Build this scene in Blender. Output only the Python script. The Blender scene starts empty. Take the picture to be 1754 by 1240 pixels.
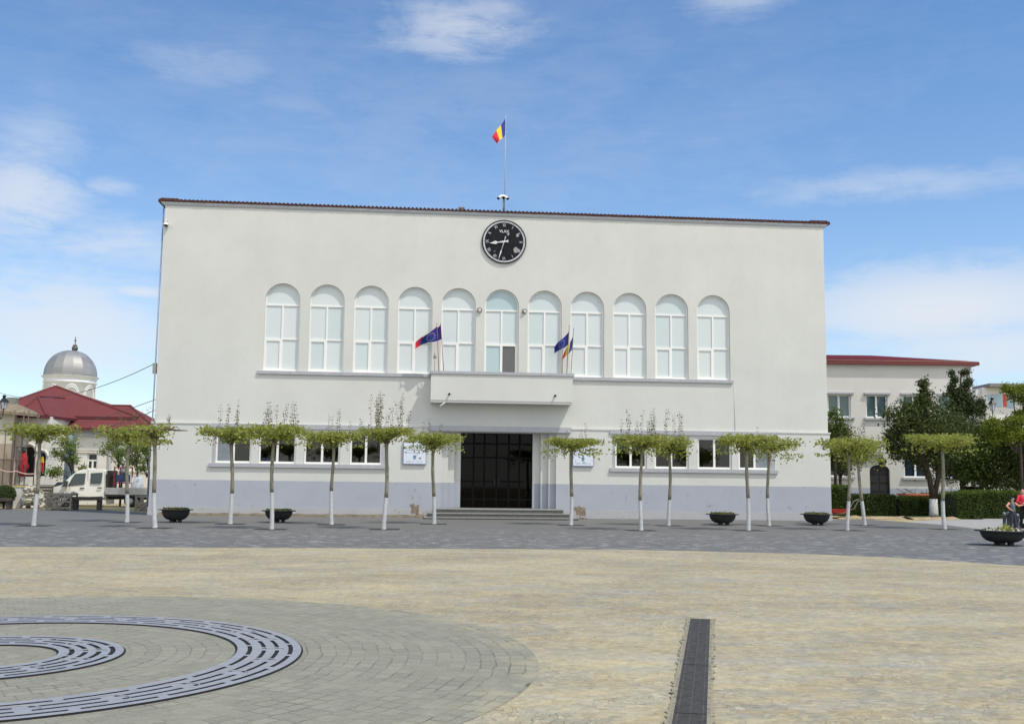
# Town hall square: procedural scene, everything built here in code
SKY_STR, SKY_DUST, SKY_OZ, HAZE_A, SKY_SAT = .113, .1, 4.0, .5, 1.13
CLOUD_COL = (4.8, 5.0, 5.35, 1)
SUN_E, EXPOSURE = 2.1, 0.55
BACK_FILL_COL, BACK_FILL_A = (9.5, 9.3, 8.9, 1), .9
# clouds: photo position, spread, strength, thresholds
CLOUDS = [(40, 340, 120, 120, .75, .55, 1.0), (110, 560, 260, 130, .85, .45, .95), (780, 50, 170, 70, .6, .6, 1.0), (1610, 530, 300, 85, .95, .42, .85),
          (1520, 320, 300, 40, .42, .55, 1.0), (1260, 0, 110, 40, .45, .55, 1.0), (340, 110, 180, 50, .3, .55, 1.0), (190, 318, 60, 18, .5, .5, .9), (500, 180, 120, 30, .2, .55, 1.0), (240, 500, 60, 14, .8, .45, .8),
          (700, 260, 1300, 420, .2, .55, 1.25), (70, 250, 110, 70, .45, .5, 1.0), (200, 420, 200, 60, .6, .5, 1.0), (1700, 600, 260, 60, .8, .4, .9), (840, 20, 90, 40, .5, .5, 1.0)]
import bpy, bmesh, math, random
from mathutils import Vector, Matrix, noise
rnd = random.Random(11)
scene = bpy.context.scene
COL = scene.collection
rad = math.radians

# ---------------------------------------------------------------- camera model (measured from the photograph)
FPX, PITCH, ROLL, YAW = 1782.93, 0.1150377, 0.0115814, 0.0883040
CD, CH = 51.8, 1.75                       # camera stands CD metres in front of the facade plane (y = 0), eye height CH
def ray(u, v):
    u -= 877.5; v -= 620
    c, s = math.cos(ROLL), math.sin(ROLL); a = c*u + s*v; b = -s*u + c*v
    zf, zu = FPX, -b
    c, s = math.cos(PITCH), math.sin(PITCH); yr = c*zf - s*zu; z = s*zf + c*zu
    c, s = math.cos(YAW), math.sin(YAW)
    return Vector((c*a + s*yr, -s*a + c*yr, z))
def at(u, v, Y=0.0):                      # point of the plane y = Y behind photo pixel (u, v)
    d = ray(u, v); t = (CD + Y)/d.y
    return Vector((d.x*t, Y, CH + d.z*t))
def gr(u, v, Z=0.0):                      # point of the ground behind photo pixel (u, v)
    d = ray(u, v); t = (Z - CH)/d.z
    return Vector((d.x*t, d.y*t - CD, Z))
def fx(u, v, Y=0.0): return at(u, v, Y).x
def fz(u, v, Y=0.0): return at(u, v, Y).z

# ---------------------------------------------------------------- materials
MATS = {}
def lin(r, g, b):
    f = lambda c: (c/255/12.92) if c/255 <= .04045 else ((c/255+.055)/1.055)**2.4
    return (f(r), f(g), f(b), 1)
class NT:
    def __init__(s, name):
        s.m = bpy.data.materials.new(name); s.m.use_nodes = True
        s.t = s.m.node_tree; s.n = s.t.nodes; s.l = s.t.links
        s.b = s.n['Principled BSDF']; s.out = s.n['Material Output']
        MATS[name] = s.m
    def node(s, typ, **kw):
        n = s.n.new(typ)
        for k, v in kw.items():
            if k.startswith('i_'):
                n.inputs[k[2:].replace('_', ' ')].default_value = v
            else: setattr(n, k, v)
        return n
    def link(s, a, b): s.l.new(a, b)
    def coord(s, kind='Object', scale=(1, 1, 1), rot=(0, 0, 0)):
        tc = s.node('ShaderNodeTexCoord'); mp = s.node('ShaderNodeMapping')
        mp.inputs['Scale'].default_value = scale; mp.inputs['Rotation'].default_value = rot
        s.link(tc.outputs[kind], mp.inputs['Vector']); return mp.outputs['Vector']
    def noise(s, vec, scale, detail=4, rough=.6):
        n = s.node('ShaderNodeTexNoise'); n.inputs['Scale'].default_value = scale
        n.inputs['Detail'].default_value = detail; n.inputs['Roughness'].default_value = rough
        if vec is not None: s.link(vec, n.inputs['Vector'])
        return n.outputs['Fac']
    def ramp(s, fac, stops, interp='LINEAR'):
        r = s.node('ShaderNodeValToRGB'); r.color_ramp.interpolation = interp
        e = r.color_ramp.elements
        while len(e) < len(stops): e.new(.5)
        for k, (p, c) in enumerate(stops):
            e[k].position = p; e[k].color = c if isinstance(c, tuple) else (c, c, c, 1)
        s.link(fac, r.inputs['Fac']); return r.outputs['Color']
    def mix(s, fac, a, b, mode='MIX'):
        m = s.node('ShaderNodeMix', data_type='RGBA', blend_type=mode)
        for inp, val in ((m.inputs[0], fac), (m.inputs[6], a), (m.inputs[7], b)):
            if isinstance(val, (int, float, tuple)): inp.default_value = val
            else: s.link(val, inp)
        return m.outputs[2]
    def math(s, op, a, b=None, clamp=False):
        m = s.node('ShaderNodeMath', operation=op, use_clamp=clamp)
        for inp, val in zip(m.inputs, (a, b)):
            if val is None: continue
            if isinstance(val, (int, float)): inp.default_value = val
            else: s.link(val, inp)
        return m.outputs[0]
    def bump(s, h, strength=.3, dist=.02):
        b = s.node('ShaderNodeBump'); b.inputs['Strength'].default_value = strength; b.inputs['Distance'].default_value = dist
        s.link(h, b.inputs['Height']); s.link(b.outputs['Normal'], s.b.inputs['Normal'])
    def set(s, color=None, rough=None, metal=None, spec=None):
        if color is not None:
            if isinstance(color, tuple): s.b.inputs['Base Color'].default_value = color
            else: s.link(color, s.b.inputs['Base Color'])
        if rough is not None:
            if isinstance(rough, (int, float)): s.b.inputs['Roughness'].default_value = rough
            else: s.link(rough, s.b.inputs['Roughness'])
        if metal is not None: s.b.inputs['Metallic'].default_value = metal
        if spec is not None: s.b.inputs['Specular IOR Level'].default_value = spec
        return s
def M(name, c, rough=.7, var=.18, scale=6, metal=0, bump=0, spec=.5, c2=None, stretch=(1, 1, 1)):
    """plain material with mottled colour"""
    if name in MATS: return MATS[name]
    t = NT(name); v = t.coord(scale=stretch)
    a = tuple(x*(1-var) for x in c[:3])+(1,); b = tuple(min(1, x*(1+var)) for x in c[:3])+(1,)
    if c2: a, b = c, c2
    n = t.noise(v, scale, 6)
    t.set(t.ramp(n, [(.3, a), (.7, b)]), rough, metal, spec)
    if bump: t.bump(t.noise(v, scale*6, 3), bump, .02)
    return t.m
def leaf_mat(name, cols, trans=.35):
    t = NT(name)
    g = t.node('ShaderNodeNewGeometry')
    c = t.ramp(g.outputs['Random Per Island'], [(i/(max(1, len(cols)-1)), x) for i, x in enumerate(cols)])
    big = t.noise(t.coord(), 1.3, 2)
    c = t.mix(t.math('MULTIPLY', big, .5), c, tuple(x*.55 for x in cols[0][:3])+(1,))
    t.set(c, .55, spec=.25)
    tr = t.node('ShaderNodeBsdfTranslucent'); t.link(c, tr.inputs['Color'])
    ms = t.node('ShaderNodeMixShader'); ms.inputs[0].default_value = trans
    t.link(t.b.outputs[0], ms.inputs[1]); t.link(tr.outputs[0], ms.inputs[2]); t.link(ms.outputs[0], t.out.inputs['Surface'])
    return t.m
def glass_mat(name, tint=(.75, .8, .8, 1), refl=.12, k=1.0):
    t = NT(name)
    tp = t.node('ShaderNodeBsdfTransparent'); tp.inputs[0].default_value = tint
    gl = t.node('ShaderNodeBsdfGlossy'); gl.inputs['Roughness'].default_value = .03
    fr = t.node('ShaderNodeFresnel'); fr.inputs[0].default_value = 1.5
    f = t.math('ADD', t.math('MULTIPLY', fr.outputs[0], k), refl*.3, True)
    ms = t.node('ShaderNodeMixShader'); t.link(f, ms.inputs[0]); t.link(tp.outputs[0], ms.inputs[1]); t.link(gl.outputs[0], ms.inputs[2])
    t.link(ms.outputs[0], t.out.inputs['Surface']); return t.m

# ---------------------------------------------------------------- mesh builder
class MB:
    def __init__(s): s.v, s.f, s.m, s.sm = [], [], [], []
    def add(s, vs, fs, m=0, smooth=False):
        o = len(s.v); s.v += [tuple(p) for p in vs]
        for f in fs: s.f.append([o+i for i in f]); s.m.append(m); s.sm.append(smooth)
        return s
    def box(s, x0, x1, y0, y1, z0, z1, m=0):
        return s.add([(x, y, z) for z in (z0, z1) for y in (y0, y1) for x in (x0, x1)],
                     [(0, 2, 3, 1), (4, 5, 7, 6), (0, 1, 5, 4), (2, 6, 7, 3), (0, 4, 6, 2), (1, 3, 7, 5)], m)
    def hexa(s, p, m=0):      # 8 corners, ordered as in box
        return s.add(p, [(0, 2, 3, 1), (4, 5, 7, 6), (0, 1, 5, 4), (2, 6, 7, 3), (0, 4, 6, 2), (1, 3, 7, 5)], m)
    def bar(s, a, b, w, h=None, m=0):
        """rectangular bar between two points"""
        a, b = Vector(a), Vector(b); h = h or w; d = (b-a).normalized()
        up = Vector((0, 0, 1)) if abs(d.z) < .9 else Vector((0, 1, 0))
        x = d.cross(up).normalized()*w/2; y = x.cross(d).normalized()*h/2
        p = [q+sx*x+sy*y for q in (a, b) for sy in (-1, 1) for sx in (-1, 1)]
        return s.hexa(p, m)
    def tube(s, pts, r, n=8, m=0, cap=True, smooth=True):
        pts = [Vector(p) for p in pts]; N = len(pts)
        rs = [r]*N if isinstance(r, (int, float)) else r
        vs, fs = [], []; prev = None
        for i, p in enumerate(pts):
            d = (pts[min(i+1, N-1)]-pts[max(i-1, 0)]); d = d.normalized() if d.length > 1e-9 else Vector((0, 0, 1))
            if prev is None:
                ref = Vector((1, 0, 0)) if abs(d.x) < .9 else Vector((0, 1, 0))
                x = (ref - d*ref.dot(d)).normalized()
            else: x = (prev - d*prev.dot(d)).normalized()
            prev = x; y = d.cross(x)
            for k in range(n):
                a = 2*math.pi*k/n; vs.append(p+(x*math.cos(a)+y*math.sin(a))*rs[i])
        for i in range(N-1):
            for k in range(n):
                fs.append((i*n+k, i*n+(k+1) % n, (i+1)*n+(k+1) % n, (i+1)*n+k))
        s.add(vs, fs, m, smooth)
        if cap: s.add([], []); o = len(s.v)-len(vs); s.f += [[o+k for k in range(n-1, -1, -1)], [o+(N-1)*n+k for k in range(n)]]; s.m += [m, m]; s.sm += [False, False]
        return s
    def lathe(s, prof, n=24, c=(0, 0, 0), m=0, smooth=True, axis='z', a0=0, a1=2*math.pi, bump=None):
        full = abs(a1-a0-2*math.pi) < 1e-6; K = n if full else n+1
        vs, fs = [], []
        for (r, z) in prof:
            for k in range(K):
                a = a0+(a1-a0)*k/n
                rr = r if bump is None else r*bump(a, z)
                x, y = rr*math.cos(a), rr*math.sin(a)
                p = (x, y, z) if axis == 'z' else ((x, z, y) if axis == 'y' else (z, x, y))
                vs.append((c[0]+p[0], c[1]+p[1], c[2]+p[2]))
        for i in range(len(prof)-1):
            for k in range(n):
                fs.append((i*K+k, i*K+(k+1) % K, (i+1)*K+(k+1) % K, (i+1)*K+k))
        return s.add(vs, fs, m, smooth)
    def ball(s, c, r, n=10, m=0, rz=None, jit=0, ry=None):
        rz = rz or r; ry = ry or r; vs, fs = [], []
        ns = n; nr = max(4, n//2)
        for i in range(nr+1):
            t = math.pi*i/nr
            for k in range(ns):
                a = 2*math.pi*k/ns; j = 1+jit*(rnd.random()-.5) if 0 < i < nr else 1
                vs.append((c[0]+r*j*math.sin(t)*math.cos(a), c[1]+ry*j*math.sin(t)*math.sin(a), c[2]+rz*j*math.cos(t)))
        for i in range(nr):
            for k in range(ns): fs.append((i*ns+k, (i+1)*ns+k, (i+1)*ns+(k+1) % ns, i*ns+(k+1) % ns))
        return s.add(vs, fs, m, True)
    def prism(s, poly, a, b, axis='y', m=0):
        """extrude a 2-D outline: (x,z) along y, (y,z) along x or (x,y) along z"""
        f = {'y': lambda p, t: (p[0], t, p[1]), 'x': lambda p, t: (t, p[0], p[1]), 'z': lambda p, t: (p[0], p[1], t)}[axis]
        n = len(poly); vs = [f(p, a) for p in poly]+[f(p, b) for p in poly]
        fs = [tuple(range(n)), tuple(range(2*n-1, n-1, -1))]+[(i, i+n, (i+1) % n+n, (i+1) % n) for i in range(n)]
        return s.add(vs, fs, m)
    def holed(s, outer, holes, y, depth, m=0, rm=None):
        """vertical wall sheet at plane y with holes (lists of (x,z)); each hole gets reveals running back by depth"""
        bm = bmesh.new(); es = []
        for lp in [outer]+holes:
            vv = [bm.verts.new((p[0], y, p[1])) for p in lp]
            es += [bm.edges.new((vv[i], vv[(i+1) % len(vv)])) for i in range(len(vv))]
        bmesh.ops.triangle_fill(bm, use_beauty=True, use_dissolve=False, edges=es, normal=(0, -1, 0))
        bm.verts.index_update()
        s.add([v.co.copy() for v in bm.verts], [[v.index for v in f.verts] for f in bm.faces], m); bm.free()
        for h in holes:
            n = len(h)
            s.add([(p[0], y, p[1]) for p in h]+[(p[0], y+depth, p[1]) for p in h],
                  [(i, (i+1) % n, (i+1) % n+n, i+n) for i in range(n)], m if rm is None else rm)
        return s
    def leaf(s, p, size, m=0, flat=0.0):
        n = Vector((rnd.gauss(0, 1), rnd.gauss(0, 1), rnd.gauss(0, 1)+flat)); n.normalize()
        t = n.orthogonal().normalized(); t = Matrix.Rotation(rnd.random()*6.283, 3, n) @ t; b = n.cross(t)
        p = Vector(p); l = size*rnd.uniform(.7, 1.3); w = l*rnd.uniform(.55, .8)
        s.add([p-t*l/2, p+b*w/2+n*l*.08, p+t*l/2, p-b*w/2+n*l*.08], [(0, 1, 2, 3)], m)
    def build(s, name, mats, parent=None, local=False, fixn=True):
        me = bpy.data.meshes.new(name)
        off = Vector((0, 0, 0))
        if parent is not None and not local:
            r = parent
            while r.parent: r = r.parent
            off = r.location
        me.from_pydata([(p[0]-off.x, p[1]-off.y, p[2]-off.z) for p in s.v], [], s.f)
        for mm in (mats if isinstance(mats, (list, tuple)) else [mats]): me.materials.append(mm)
        me.polygons.foreach_set('material_index', s.m); me.polygons.foreach_set('use_smooth', s.sm)
        me.update()
        if fixn:
            bm = bmesh.new(); bm.from_mesh(me); bmesh.ops.recalc_face_normals(bm, faces=bm.faces); bm.to_mesh(me); bm.free()
        o = bpy.data.objects.new(name, me); COL.objects.link(o)
        if parent is not None: o.parent = parent
        return o
def tag(o, label, cat, group=None, kind=None):
    o['label'] = label; o['category'] = cat
    if group: o['group'] = group
    if kind: o['kind'] = kind
    return o
def thing(name, label, cat, loc=(0, 0, 0), group=None, rz=0):
    o = bpy.data.objects.new(name, None); COL.objects.link(o); o.empty_display_size = .2
    o.location = loc; o.rotation_euler = (0, 0, rz)
    return tag(o, label, cat, group)
def copy_tree(o, parent=None):
    c = o.copy(); COL.objects.link(c)
    if parent is not None: c.parent = parent
    for ch in o.children: copy_tree(ch, c)
    return c
def structure(name, mb, mats):
    o = mb.build(name, mats); o['kind'] = 'structure'; return o
def text_mesh(txt, size, depth=.004):
    cu = bpy.data.curves.new('lettering', 'FONT'); cu.body = txt; cu.size = size; cu.align_x = 'CENTER'; cu.align_y = 'CENTER'; cu.extrude = depth
    ob = bpy.data.objects.new('lettering', cu); COL.objects.link(ob)
    bpy.context.view_layer.update()
    me = ob.evaluated_get(bpy.context.evaluated_depsgraph_get()).to_mesh()
    v = [x.co.copy() for x in me.vertices]; f = [list(p.vertices) for p in me.polygons]
    bpy.data.objects.remove(ob); bpy.data.curves.remove(cu)
    return v, f
# ================================================================= ground
def ground_materials():
    # big open square: sanded small stone setts, cream and blue-grey
    t = NT('sett_paving'); v = t.coord()
    vw = t.node('ShaderNodeVectorMath', operation='ADD'); t.link(v, vw.inputs[0])
    nz = t.node('ShaderNodeTexNoise'); nz.inputs['Scale'].default_value = 3; t.link(v, nz.inputs['Vector'])
    sc = t.node('ShaderNodeVectorMath', operation='SCALE'); sc.inputs['Scale'].default_value = .22
    t.link(nz.outputs['Color'], sc.inputs[0]); t.link(sc.outputs[0], vw.inputs[1]); vv = vw.outputs[0]
    vo = t.node('ShaderNodeTexVoronoi'); vo.inputs['Scale'].default_value = 13; t.link(vv, vo.inputs['Vector'])
    sp = t.node('ShaderNodeSeparateColor'); t.link(vo.outputs['Color'], sp.inputs[0])
    cell = t.ramp(sp.outputs[0], [(0, lin(140, 140, 139)), (.22, lin(152, 149, 139)), (.45, lin(164, 157, 136)), (.68, lin(170, 160, 133)), (.86, lin(160, 147, 121)), (1, lin(186, 181, 164))])
    fine = t.noise(v, 38, 5, .7)
    cell = t.mix(.55, cell, t.ramp(fine, [(.25, lin(112, 110, 106)), (.75, lin(216, 206, 180))]), 'SOFT_LIGHT')
    # blue-grey worn areas and cream sand drifts
    grey = t.ramp(t.noise(t.coord(scale=(.5, 1.1, 1)), .9, 6, .65), [(.45, 0.0), (.68, 1.0)])
    cell = t.mix(t.math('MULTIPLY', grey, .55), cell, t.mix(fine, lin(132, 133, 133), lin(166, 166, 162)))
    sand = t.ramp(t.noise(t.coord(scale=(.22, .6, 1)), .55, 8, .72), [(.44, 0.0), (.68, 1.0)])
    cell = t.mix(t.math('MULTIPLY', sand, .62), cell, t.mix(fine, lin(164, 155, 125), lin(198, 188, 156)))
    ve = t.node('ShaderNodeTexVoronoi', feature='DISTANCE_TO_EDGE'); ve.inputs['Scale'].default_value = 13; t.link(vv, ve.inputs['Vector'])
    gap = t.ramp(ve.outputs['Distance'], [(0, 1.0), (.05, 0.0)])
    gm = t.math('MULTIPLY', gap, t.ramp(t.noise(v, 1.2, 6, .7), [(.44, .14), (.64, .95)]))
    gm = t.math('MULTIPLY', gm, t.math('SUBTRACT', 1.0, t.math('MULTIPLY', sand, .8)))
    str_ = t.noise(t.coord(scale=(2.0, 7.5, 1)), 2.4, 8, .74)
    cell = t.mix(.45, cell, t.mix(str_, lin(150, 148, 140), lin(178, 168, 142)))
    cell = t.mix(.6, cell, t.ramp(str_, [(.28, lin(96, 96, 98)), (.5, lin(128, 128, 128)), (.74, lin(206, 200, 184))]), 'SOFT_LIGHT')
    drift = t.ramp(t.noise(t.coord(scale=(.3, .5, 1)), .9, 10, .78), [(.42, 0.0), (.64, 1.0)])
    cell = t.mix(t.math('MULTIPLY', drift, .45), cell, t.mix(str_, lin(182, 172, 140), lin(212, 202, 170)))
    blue = t.ramp(t.noise(t.coord(scale=(.3, .8, 1), rot=(0, 0, .2)), 1.1, 9, .74), [(.50, 0.0), (.70, 1.0)])
    cell = t.mix(t.math('MULTIPLY', blue, .5), cell, t.mix(str_, lin(138, 140, 142), lin(168, 168, 166)))
    cell = t.mix(1.0, cell, (1.13, 1.135, 1.12, 1), 'MULTIPLY')
    hue = t.noise(t.coord(scale=(.8, 1.5, 1)), 1.7, 9, .76)
    cell = t.mix(.9, cell, t.ramp(hue, [(.30, (.36, .44, .60, 1)), (.48, (.5, .5, .5, 1)), (.68, (.64, .54, .40, 1))]), 'SOFT_LIGHT')
    cell = t.mix(.42, cell, t.ramp(sp.outputs[1], [(0, (.27, .28, .31, 1)), (.35, (.45, .45, .46, 1)), (.65, (.54, .53, .51, 1)), (1, (.74, .71, .66, 1))]), 'SOFT_LIGHT')
    cell = t.mix(.5, cell, t.ramp(t.noise(v, 70, 4, .7), [(.3, .3), (.7, .7)]), 'SOFT_LIGHT')
    mark = t.math('MULTIPLY', t.ramp(t.noise(t.coord(scale=(2.2, 11, 1)), 2.9, 5, .6), [(.62, 0.0), (.645, 1.0)]), t.ramp(t.noise(v, .8, 5), [(.46, 0.0), (.54, 1.0)]))
    gm = t.math('MAXIMUM', gm, t.math('MULTIPLY', mark, .8))
    col = t.mix(gm, cell, lin(70, 64, 58))
    t.set(col, .9, spec=.2)
    h = t.math('ADD', t.math('MULTIPLY', gm, -.8), t.math('MULTIPLY', fine, .5)); t.bump(h, .45, .015)

    # dark grey concrete block paving with scattered pale blocks
    t = NT('block_paving'); v = t.coord()
    br = t.node('ShaderNodeTexBrick'); t.link(v, br.inputs['Vector'])
    br.inputs['Scale'].default_value = 1; br.inputs['Brick Width'].default_value = .22; br.inputs['Row Height'].default_value = .20
    br.inputs['Mortar Size'].default_value = .006; br.inputs['Color1'].default_value = (0, 0, 0, 1); br.inputs['Color2'].default_value = (1, 1, 1, 1); br.inputs['Mortar'].default_value = (.3, .3, .3, 1)
    rnd_ = t.node('ShaderNodeTexWhiteNoise', noise_dimensions='2D')
    sx = t.node('ShaderNodeSeparateXYZ'); t.link(v, sx.inputs[0])
    # cell id of each block, half-bond rows
    row = t.math('FLOOR', t.math('DIVIDE', sx.outputs[1], .20)); half = t.math('MULTIPLY', t.math('MODULO', row, 2.0), .5)
    cx = t.math('FLOOR', t.math('SUBTRACT', t.math('DIVIDE', sx.outputs[0], .22), half))
    cb = t.node('ShaderNodeCombineXYZ'); t.link(cx, cb.inputs[0]); t.link(row, cb.inputs[1]); t.link(cb.outputs[0], rnd_.inputs['Vector'])
    base = t.ramp(rnd_.outputs['Value'], [(0, lin(99, 99, 98)), (.5, lin(107, 107, 106)), (.86, lin(114, 114, 113)), (.89, lin(134, 134, 130)), (1, lin(154, 153, 148))])
    plain = t.mix(t.noise(v, 5, 5), lin(99, 99, 97), lin(114, 114, 111))
    # nearer the building the pale blocks stop
    edge = t.ramp(t.math('MULTIPLY', t.math('ADD', sx.outputs[1], 30.0), 1/30), [(.5, 0.0), (.6, 1.0)])
    col = t.mix(t.math('MULTIPLY', edge, .85), base, plain)
    dust = t.ramp(t.noise(v, .35, 6, .7), [(.4, 0.0), (.75, .45)])
    col = t.mix(dust, col, lin(124, 122, 116))
    col = t.mix(t.math('MULTIPLY', br.outputs['Fac'], .5), col, lin(70, 70, 72))
    t.set(col, .8, spec=.3); t.bump(br.outputs['Fac'], -.3, .01)

    # round inset of concentric grey setts
    t = NT('ring_paving'); v = t.coord(); sx = t.node('ShaderNodeSeparateXYZ'); t.link(v, sx.inputs[0])
    x, y = sx.outputs[0], sx.outputs[1]
    r = t.math('SQRT', t.math('ADD', t.math('MULTIPLY', x, x), t.math('MULTIPLY', y, y)))
    a = t.math('ARCTAN2', y, x)
    wob = t.math('MULTIPLY', t.noise(v, 3.2, 4), .09)
    rr = t.math('DIVIDE', t.math('ADD', r, wob), .145); row = t.math('FLOOR', rr); fr = t.math('FRACT', rr)
    n = t.math('ROUND', t.math('MULTIPLY', t.math('ADD', row, .5), 4.4))
    aa = t.math('ADD', t.math('MULTIPLY', t.math('DIVIDE', t.math('ADD', a, math.pi), 2*math.pi), n), t.math('MULTIPLY', row, .37))
    fa = t.math('FRACT', aa); ca = t.math('FLOOR', aa)
    cb = t.node('ShaderNodeCombineXYZ'); t.link(row, cb.inputs[0]); t.link(ca, cb.inputs[1])
    wn = t.node('ShaderNodeTexWhiteNoise', noise_dimensions='2D'); t.link(cb.outputs[0], wn.inputs['Vector'])
    fine = t.noise(v, 40, 5, .7)
    col = t.ramp(wn.outputs['Value'], [(0, lin(146, 145, 135)), (.5, lin(151, 150, 139)), (1, lin(157, 156, 144))])
    col = t.mix(.5, col, t.ramp(fine, [(.25, lin(105, 105, 100)), (.75, lin(205, 203, 190))]), 'SOFT_LIGHT')
    col = t.mix(t.ramp(t.noise(v, .8, 6, .7), [(.5, 0.0), (.8, .5)]), col, lin(160, 157, 144))
    er = t.math('MINIMUM', fr, t.math('SUBTRACT', 1.0, fr)); ea = t.math('MULTIPLY', t.math('MINIMUM', fa, t.math('SUBTRACT', 1.0, fa)), 1.3)
    g1 = t.ramp(t.math('MINIMUM', er, ea), [(0.0, 1.0), (.075, 0.0)])
    gm = t.math('MULTIPLY', g1, t.ramp(t.noise(v, 1.7, 6, .7), [(.42, .06), (.64, .9)]))
    str_ = t.noise(t.coord(scale=(2.5, 12, 1)), 2.2, 6, .7)
    col = t.mix(.4, col, t.ramp(str_, [(.3, lin(112, 112, 108)), (.7, lin(200, 198, 186))]), 'SOFT_LIGHT')
    rim = t.math('MULTIPLY', t.ramp(t.math('DIVIDE', r, 5.45), [(.90, 0.0), (1.0, 1.0)]), t.ramp(t.noise(v, 2.0, 6, .7), [(.46, 0.0), (.62, 1.0)]))
    col = t.mix(t.math('MULTIPLY', rim, .8), col, lin(172, 163, 134))
    crack = t.math('MULTIPLY', t.math('GREATER_THAN', r, 5.415), t.ramp(t.noise(v, .9, 5, .7), [(.53, 0.0), (.58, .7)]))
    gm = t.math('MAXIMUM', gm, crack)
    col = t.mix(gm, col, lin(64, 62, 54)); t.set(col, .88, spec=.25)
    t.bump(t.math('ADD', t.math('MULTIPLY', gm, -.8), t.math('MULTIPLY', fine, .4)), .4, .012)

    t = NT('bare_earth'); v = t.coord()
    c = t.ramp(t.noise(v, .8, 8, .7), [(.3, lin(150, 138, 108)), (.5, lin(178, 166, 132)), (.7, lin(192, 182, 152))])
    c = t.mix(.5, c, t.ramp(t.noise(v, 14, 5, .7), [(.3, lin(120, 110, 92)), (.7, lin(200, 190, 165))]), 'SOFT_LIGHT')
    t.set(c, .95, spec=.1); t.bump(t.noise(v, 5, 6), .6, .06)
    M('pale_path', lin(158, 157, 152), .9, .12, 3, bump=.2)
    M('short_grass', lin(82, 98, 50), .9, .3, 9, bump=.5)
ground_materials()
g = MB(); g.add([(-900, -300, -.012), (900, -300, -.012), (900, 1500, -.012), (-900, 1500, -.012)], [(0, 1, 2, 3)])
structure('ground', g, MATS['bare_earth'])
# the open square, ending along the block paving
edge = [(0, 936), (450, 938), (760, 939.5), (900, 940), (1080, 941.5), (1192, 943.5), (1387, 948.5), (1533, 955), (1630, 960.5), (1754, 969)]
ep = [gr(*q) for q in edge]; dL = (ep[0]-ep[2]).normalized(); dR = (ep[-1]-ep[-3]).normalized()
ep = [ep[0]+dL*40] + ep + [ep[-1]+dR*22]
p = MB(); pts = [(q.x, q.y, 0) for q in ep]+[(60, -75, 0), (-60, -75, 0)]
p.add(pts, [list(range(len(pts)))]); structure('plaza_paving', p, MATS['sett_paving'])
# block paving strip between square and town hall
rb = [gr(1754, 925), gr(1679, 906), gr(1625, 899), gr(1551, 893.5), gr(1490, 889)]
lb = [gr(255, 878), gr(150, 873), gr(0, 873)]
p = MB(); pts = [(q.x, q.y, -.006) for q in ep]+[(34, -32, -.006), (31, -22, -.006)]+[(q.x, q.y, -.006) for q in rb]+[(22.2, 2, -.006), (21, 3, -.006), (-12.6, 3, -.006)]+[(lb[0].x, lb[0].y, -.006), (lb[1].x, 8.2, -.006), (lb[2].x-22, 8.2, -.006), (-50, -10, -.006)]
p.add(pts, [list(range(len(pts)))]); structure('paved_strip', p, MATS['block_paving'])
# pale footpath curving away on the right
p = MB(); fp = rb[:4]+[gr(1600, 890), gr(1640, 889), gr(1700, 882), gr(1754, 876)]
pts = [(q.x, q.y, -.009) for q in fp]+[(75, fp[-1].y+4, -.009), (75, -32, -.009), (34, -32, -.009)]
p.add(pts, [list(range(len(pts)))]); structure('footpath', p, MATS['pale_path'])
# grass strip in front of the hedges
p = MB(); pts = [gr(1440, 886), gr(1552, 888), gr(1600, 887.5), gr(1640, 884), gr(1640, 876), gr(1430, 874)]
p.add([(q.x, q.y, -.008) for q in pts], [list(range(len(pts)))]); structure('grass_strip', p, MATS['short_grass'])

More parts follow.
